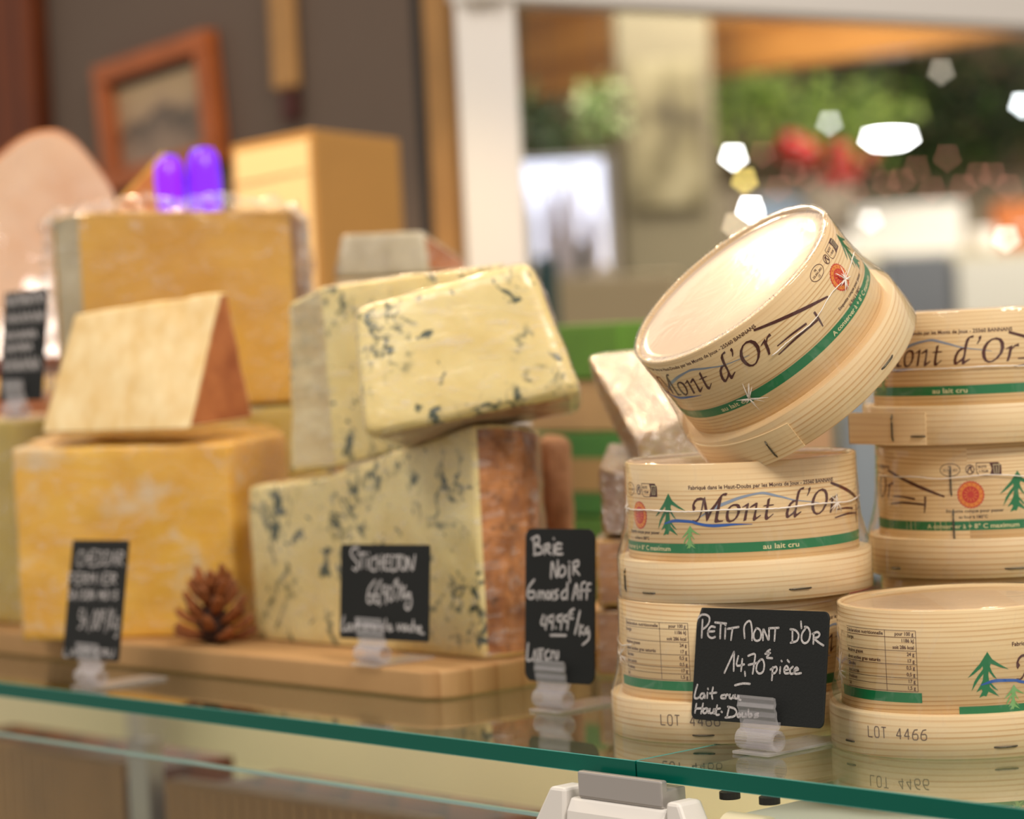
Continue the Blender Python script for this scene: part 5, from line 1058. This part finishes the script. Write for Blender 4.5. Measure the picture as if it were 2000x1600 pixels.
# wooden fascia above
A, B = at(1020, 195, 6500), at(2060, 60, 5000)
A2, B2 = at(1020, -60, 6500), at(2060, -140, 5000)
dv = Vector((0, 120, 0))
o = MB().hexa([A, B, B + dv, A + dv, A2, B2, B2 + dv, A2 + dv]).build('wooden_fascia', wood('fascia_wood', 'A06E36', '744820', 'Z', 18, 1.0, 0.5, 1.5)); tag(o, 'orange brown wooden fascia board above the far market stalls', 'fascia')
# pillar with poster
def slab(name, label, cat, x0, y0, x1, y1, Y, depth, mat, group=None, bevel=0.0, part='panel'):
    a, b = at(x0, y1, Y), at(x1, y0, Y); c0 = at(x1, y1, Y)
    w = (c0 - a).length; h = abs(b.z - a.z)
    ctr = at((x0 + x1) / 2, (y0 + y1) / 2, Y) + Vector((0, depth / 2, 0))
    return ctr, w, h
def bgbox(name, label, cat, x0, y0, x1, y1, Y, depth, mat, group=None, to_floor=False):
    ctr, w, h = slab(name, label, cat, x0, y0, x1, y1, Y, depth, mat)
    if to_floor:
        top = ctr.z + h / 2; ctr.z = (top - 1000) / 2; h = top + 1000 - 0.5
    o = MB().box(ctr, (w, depth, h)).build(name, mat, bevel=min(4, depth * .1)); tag(o, label, cat, group); return o, ctr, w, h
o, pcn, pw_, ph_ = bgbox('pillar', 'broad beige pillar behind the white frame', 'pillar', 1212, -100, 1395, 620, 5600, 180, plain('pillar_beige', '7E745A', 0.7, var=0.1, vscale=4), to_floor=True)
mt, t, bs = nt('poster_print')
tc = N(t, 'ShaderNodeTexCoord'); nz = N(t, 'ShaderNodeTexNoise', inp={'Scale': 2.6, 'Detail': 4.0}); L(t, tc.outputs['Generated'], nz.inputs['Vector'])
rp = ramp(t, [(0.36, '453C28'), (0.5, '7A7050'), (0.7, '9A9070')]); L(t, nz.outputs['Fac'], rp.inputs['Fac']); L(t, rp.outputs['Color'], bs.inputs['Base Color'])
c = at(1300, 260, 5590); o = MB().box(c - Vector((0, 3, 0)), (150, 4, 300)).build('poster', mt); tag(o, 'faded olive poster fixed to the beige pillar', 'poster')

# lit fridge with white bottles
o, fc, fw_, fh_ = bgbox('display_fridge', 'cool white lit display fridge behind the white frame', 'fridge', 1000, 300, 1205, 640, 5000, 260, plain('fridge_shell', 'B4B0A8', 0.5), to_floor=True)
ctr = at(1085, 440, 4985)
o2 = MB().box(Vector((fc.x, fc.y - 132, at(1085, 420, 5000).z)), (150, 3, 190)).build('light_panel', plain('cool_light_panel', 'DDE4F4', 0.5, emit='D8E0FA', estr=1.5)); local(o2, o)
GBOT = 'white bottles before the lit fridge'
for i, (bx, by, hh, cc) in enumerate(((1035, 372, 150, 'F4F4FA'), (1080, 352, 165, 'EDE6F0'), (1118, 328, 185, 'F2EAF2'), (1160, 392, 120, 'D8D2DC'), (1100, 450, 80, 'DCD8E2'), (1140, 470, 70, '3A4A44'))):
    b = at(bx, 532, 4840); top = at(bx, by, 4840).z
    r = empty('bottle', b, label=('white bottle nearest the white post before the fridge', 'tall white bottle beside the tallest one before the fridge', 'tallest white bottle before the lit fridge', 'greyish white bottle nearest the pillar', 'low white bottle before the tallest one', 'dark green bottle among the white bottles')[i], cat='bottle', group=GBOT)
    h = top - b.z
    MB().lathe([(13, 0), (15, 4), (15, h * .62), (11, h * .76), (6, h * .84), (6, h * .97)], 16).build('body', plain('bottle_%d' % i, cc, 0.3, emit=None, estr=0), r, smooth=True)
    MB().lathe([(6.6, h * .93), (6.6, h)], 12).build('cap', M['white_paint'], r)
bgbox('cream_counter', 'cream coloured counter below the white bottles', 'counter', 1030, 532, 1330, 640, 4790, 190, plain('cream_counter', 'D8C49A', 0.5), to_floor=True)
bgbox('teal_bin', 'dark teal bin standing before the cream counter', 'bin', 1048, 500, 1090, 640, 4300, 40, plain('teal_bin', '2E5A5C', 0.5), to_floor=True)

# stalls to the right: pale counters, machines, jars
struct('ceiling', MB().box((1500, 6800, 1520), (6000, 4600, 40)), plain('hall_ceiling', '8A7A60', 0.8))
o, sc_, sw_, shh = bgbox('pale_back_shelf', 'tall pale cream back shelf behind the far stall', 'shelf', 1400, 335, 2080, 640, 8300, 200, plain('shelf_cream', 'B8A88C', 0.6, var=0.2, vscale=4), to_floor=True)
STY = 7000
o, sc_, sw_, shh = bgbox('pale_stall', 'long pale cream market stall under the garland', 'stall', 1395, 482, 2080, 640, STY, 600, plain('stall_cream', 'C4BA9C', 0.6, var=0.15, vscale=3), to_floor=True)
STZ = sc_.z + shh / 2
def onstall(name, label, cat, x0, y0, x1, depth, mat, group=None, dy=60):
    a = at(x0, 470, STY + dy); b = at(x1, 470, STY + dy); t_ = at((x0 + x1) / 2, y0, STY + dy).z
    h = t_ - STZ - 0.5
    o = MB().box(((a.x + b.x) / 2, STY + dy + depth / 2, STZ + 0.5 + h / 2), (b.x - a.x, depth, h)).build(name, mat, bevel=4); tag(o, label, cat, group); return o
onstall('display_case', 'white glass display case on the pale stall', 'display case', 1668, 398, 1885, 200, plain('case_white', 'F0ECE2', 0.3))
onstall('orange_crate', 'orange crate on the pale stall', 'crate', 1945, 395, 2030, 90, plain('crate_orange', 'C8702E', 0.5))
onstall('blue_carton', 'pale blue carton standing on the far stall', 'carton', 1480, 385, 1575, 90, plain('carton_blue', 'A8C0DA', 0.5))
onstall('menu_board', 'cream menu board propped on the stall', 'board', 1590, 355, 1660, 30, plain('menu_cream', 'D8C8B0', 0.5), None, 240)
bgbox('slicing_machine', 'dark grey slicing machine standing before the far stall', 'machine', 1735, 492, 1862, 640, 6400, 200, plain('machine_grey', '55585C', 0.45), to_floor=True)
bgbox('grey_bin', 'blue grey bin beside the slicing machine', 'bin', 1640, 530, 1732, 640, 6300, 160, plain('bin_bluegrey', '7A828A', 0.5), to_floor=True)
bgbox('steel_cabinet', 'pale steel cabinet at the end of the stalls', 'cabinet', 1872, 500, 2050, 650, 6400, 200, plain('cab_pale', 'B0ADA2', 0.5), to_floor=True)
JL = ['cream jar beside the blue carton', 'beige jar between blue carton and menu board', 'pale jar before the menu board', 'white jar beside the display case', 'cream jar at the end of the stall', 'white jar beside the orange crate', 'orange jar on the far stall']
for i, (x, y, c_) in enumerate(((1455, 450, 'E8DCC8'), (1583, 450, 'D8C8B0'), (1625, 440, 'F0E6D8'), (1655, 450, 'F2EEE6'), (1905, 450, 'E0D4C0'), (1930, 440, 'F8F4E8'), (2000, 450, 'C8703A'))):
    p = at(x, y, STY + 30); hh = 58
    r = empty('jar', (p.x, STY + 30, STZ + 0.5), label=JL[i], cat='jar', group='jars on the far stall')
    MB().lathe([(20, 0), (22, 4), (22, hh * .74), (17, hh * .86)], 18).build('jar_body', plain('jar_%d' % i, c_, 0.25), r, smooth=True)
    MB().lathe([(18, hh * .84), (18, hh)], 18).build('lid', M['white_paint'], r)

CEIL = 1499.0
def cord(p, parent):
    local(MB().tube([p, Vector((p.x, p.y, CEIL))], 1.2, 5).build('hanging_cord', M['black']), parent)

# garland of greenery with red baubles
def garland(label, pts, Y, n, cols, spread, seed, lsize=34):
    rnd = random.Random(seed)
    P = [at(x, y, Y) for x, y in pts]
    r = empty('leafy_garland', P[0], label=label, cat='garland', group='garlands over the market stalls')
    curve = catmull([tuple(p) for p in P], 8)
    local(MB().tube(curve, 8, 6).build('stem', plain('garland_stem_%d' % seed, '3A2C18', 0.8)), r)
    for ci, c_ in enumerate(cols):
        mb = MB()
        for k in range(n // len(cols)):
            q = Vector(rnd.choice(curve)) + Vector((rnd.gauss(0, spread), rnd.gauss(0, spread * .6), rnd.gauss(0, spread)))
            d = Vector((rnd.uniform(-1, 1), rnd.uniform(-1, 1), rnd.uniform(-1, .6))).normalized(); s_ = d.cross(Vector((rnd.uniform(-1, 1), 1, rnd.uniform(-1, 1)))).normalized(); l = lsize * rnd.uniform(.6, 1.4)
            up_ = d.cross(s_) * l * .12
            mb.add([q, q + d * l * .5 + s_ * l * .25 + up_, q + d * l, q + d * l * .5 - s_ * l * .25 + up_, q + d * l * .5], [(0, 1, 4), (1, 2, 4), (2, 3, 4), (3, 0, 4)])
        o = mb.build('foliage', plain('leaf_%d_%d' % (seed, ci), c_, 0.55)); local(o, r); o['kind'] = 'stuff'
    cord(P[0], r); cord(P[-1], r)
    return r
garland('bright green leafy garland hung between pillar and stalls', [(1385, 215), (1470, 185), (1560, 215), (1640, 245), (1720, 230)], 6800, 900, ['76903A', '9AAE52', '566E28'], 40, 3)
garland('dark green leafy garland hanging over the right stalls', [(1600, 130), (1720, 160), (1820, 200), (1920, 190), (2040, 150)], 7750, 1300, ['22300F', '3A5220', '1C2410'], 75, 4, 44)
garland('low green leafy garland above the machines', [(1680, 265), (1760, 300), (1850, 300), (1950, 260), (2040, 240)], 8020, 700, ['3E5A22', '5A7A36'], 45, 5)
garland('small dark green plant hanging beside the pillar', [(1040, 230), (1065, 260), (1075, 300)], 5440, 260, ['28361A', '40562A'], 26, 6, 26)
garland('pale green plant hanging near the pillar edge', [(1170, 180), (1165, 220), (1175, 260)], 5460, 160, ['7A9A50', 'A8B080'], 20, 8, 24)
BL = ['red bauble beside the largest bauble under the bright garland', 'largest red bauble under the bright green garland', 'red bauble at the end of the bright garland', 'small red bauble above the menu board', 'red bauble left of the menu board top', 'small red bauble next to the white lamp', 'smallest red bauble near the wide white lamp', 'dark red bauble hanging before the orange brown fascia']
mr = plain('bauble_red', 'A82A22', 0.25)
for i, (x, y, rr) in enumerate(((1545, 285, 30), (1572, 300, 34), (1640, 300, 26), (1660, 335, 24), (1628, 350, 26), (1530, 300, 22), (1700, 300, 18), (1130, 120, 22))):
    r = empty('bauble', at(x, y, 6100 + i * 72), label=BL[i], cat='bauble', group='red baubles')
    MB().lathe([(rr * math.sin(a), -rr * math.cos(a)) for a in [0.05 + 3.04 * k / 12 for k in range(13)]], 18).build('ball', mr, r, smooth=True)
    MB().lathe([(4, rr - 1), (4, rr + 6)], 8).build('cap', M['silver'], r)
    cord(at(x, y, 6100 + i * 72) + Vector((0, 0, rr + 5)), r)

# bulbs and lamps of the far stalls (their out-of-focus discs)
def bulb(label, x, y, Y, rad, col, stren, wide=1.0):
    c = at(x, y, Y); r = empty('lamp_bulb', c, label=label, cat='lamp', group='small lamps of the market hall')
    rad *= 0.45; stren *= 4.2
    prof = [(rad * math.sin(a), -rad * math.cos(a)) for a in [0.05 + 3.04 * k / 10 for k in range(11)]]
    b_ = MB().lathe(prof, 16).build('bulb', plain('bulb_%d_%d' % (x, y), col, 0.4, emit=col, estr=stren), r, smooth=True); b_.scale = (wide, 1, 1)
    MB().lathe([(rad * .5, rad * .8), (rad * .5, rad * 1.5), (1, rad * 1.6)], 10).build('socket', M['black'], r)
    cord(c + Vector((0, 0, rad * 1.5)), r)
for a in (('white lamp beside the pillar', 1432, 306, 5615, 22, 'FFFFFA', 6), ('dim white lamp under the dark garland', 1620, 240, 5660, 16, 'E8ECE4', 1.3), ('wide white lamp under the dark garland', 1737, 270, 5705, 22, 'FFFFFF', 9, 4.6),
          ('white lamp at the end of the dark garland', 1996, 204, 5750, 18, 'EEF6F8', 4), ('brightest white lamp low on the stall', 1466, 408, 5795, 18, 'FFFFFF', 14), ('yellow lamp low on the stall', 1454, 352, 5840, 18, 'FFE27A', 1.6),
          ('warm dim lamp low on the stall', 1436, 440, 5885, 14, 'FFE8C0', 2.0), ('grey lamp high in the dark garland', 1838, 140, 5930, 18, 'D8D0C0', 0.45), ('warm white lamp on the steel cabinet', 1965, 465, 7000, 24, 'FFF8E8', 1.6),
          ('pale lamp over the jars', 1700, 430, 6560, 20, 'F4F0EC', 1.2)):
    bulb(*a)
rnd = random.Random(12)
q0 = [at(x, 300 + 70 * abs(math.sin(i * 1.3)), 7450) for i, x in enumerate(range(1490, 2000, 30))]
r = empty('string_lights', q0[0], label='string of tiny warm fairy lights above the far stall', cat='string lights')
local(MB().tube(catmull([tuple(p) for p in q0], 4), 1.5, 5).build('wire', M['black']), r)
fm_ = plain('fairy_light', 'FFB890', 0.4, emit='FFA090', estr=2.2)
for p in q0:
    local(MB().lathe([(6 * math.sin(a), -6 * math.cos(a)) for a in [0.05 + 3.04 * k / 8 for k in range(9)]], 10, p).build('fairy_bulb', fm_), r)
cord(q0[0], r); cord(q0[-1], r)
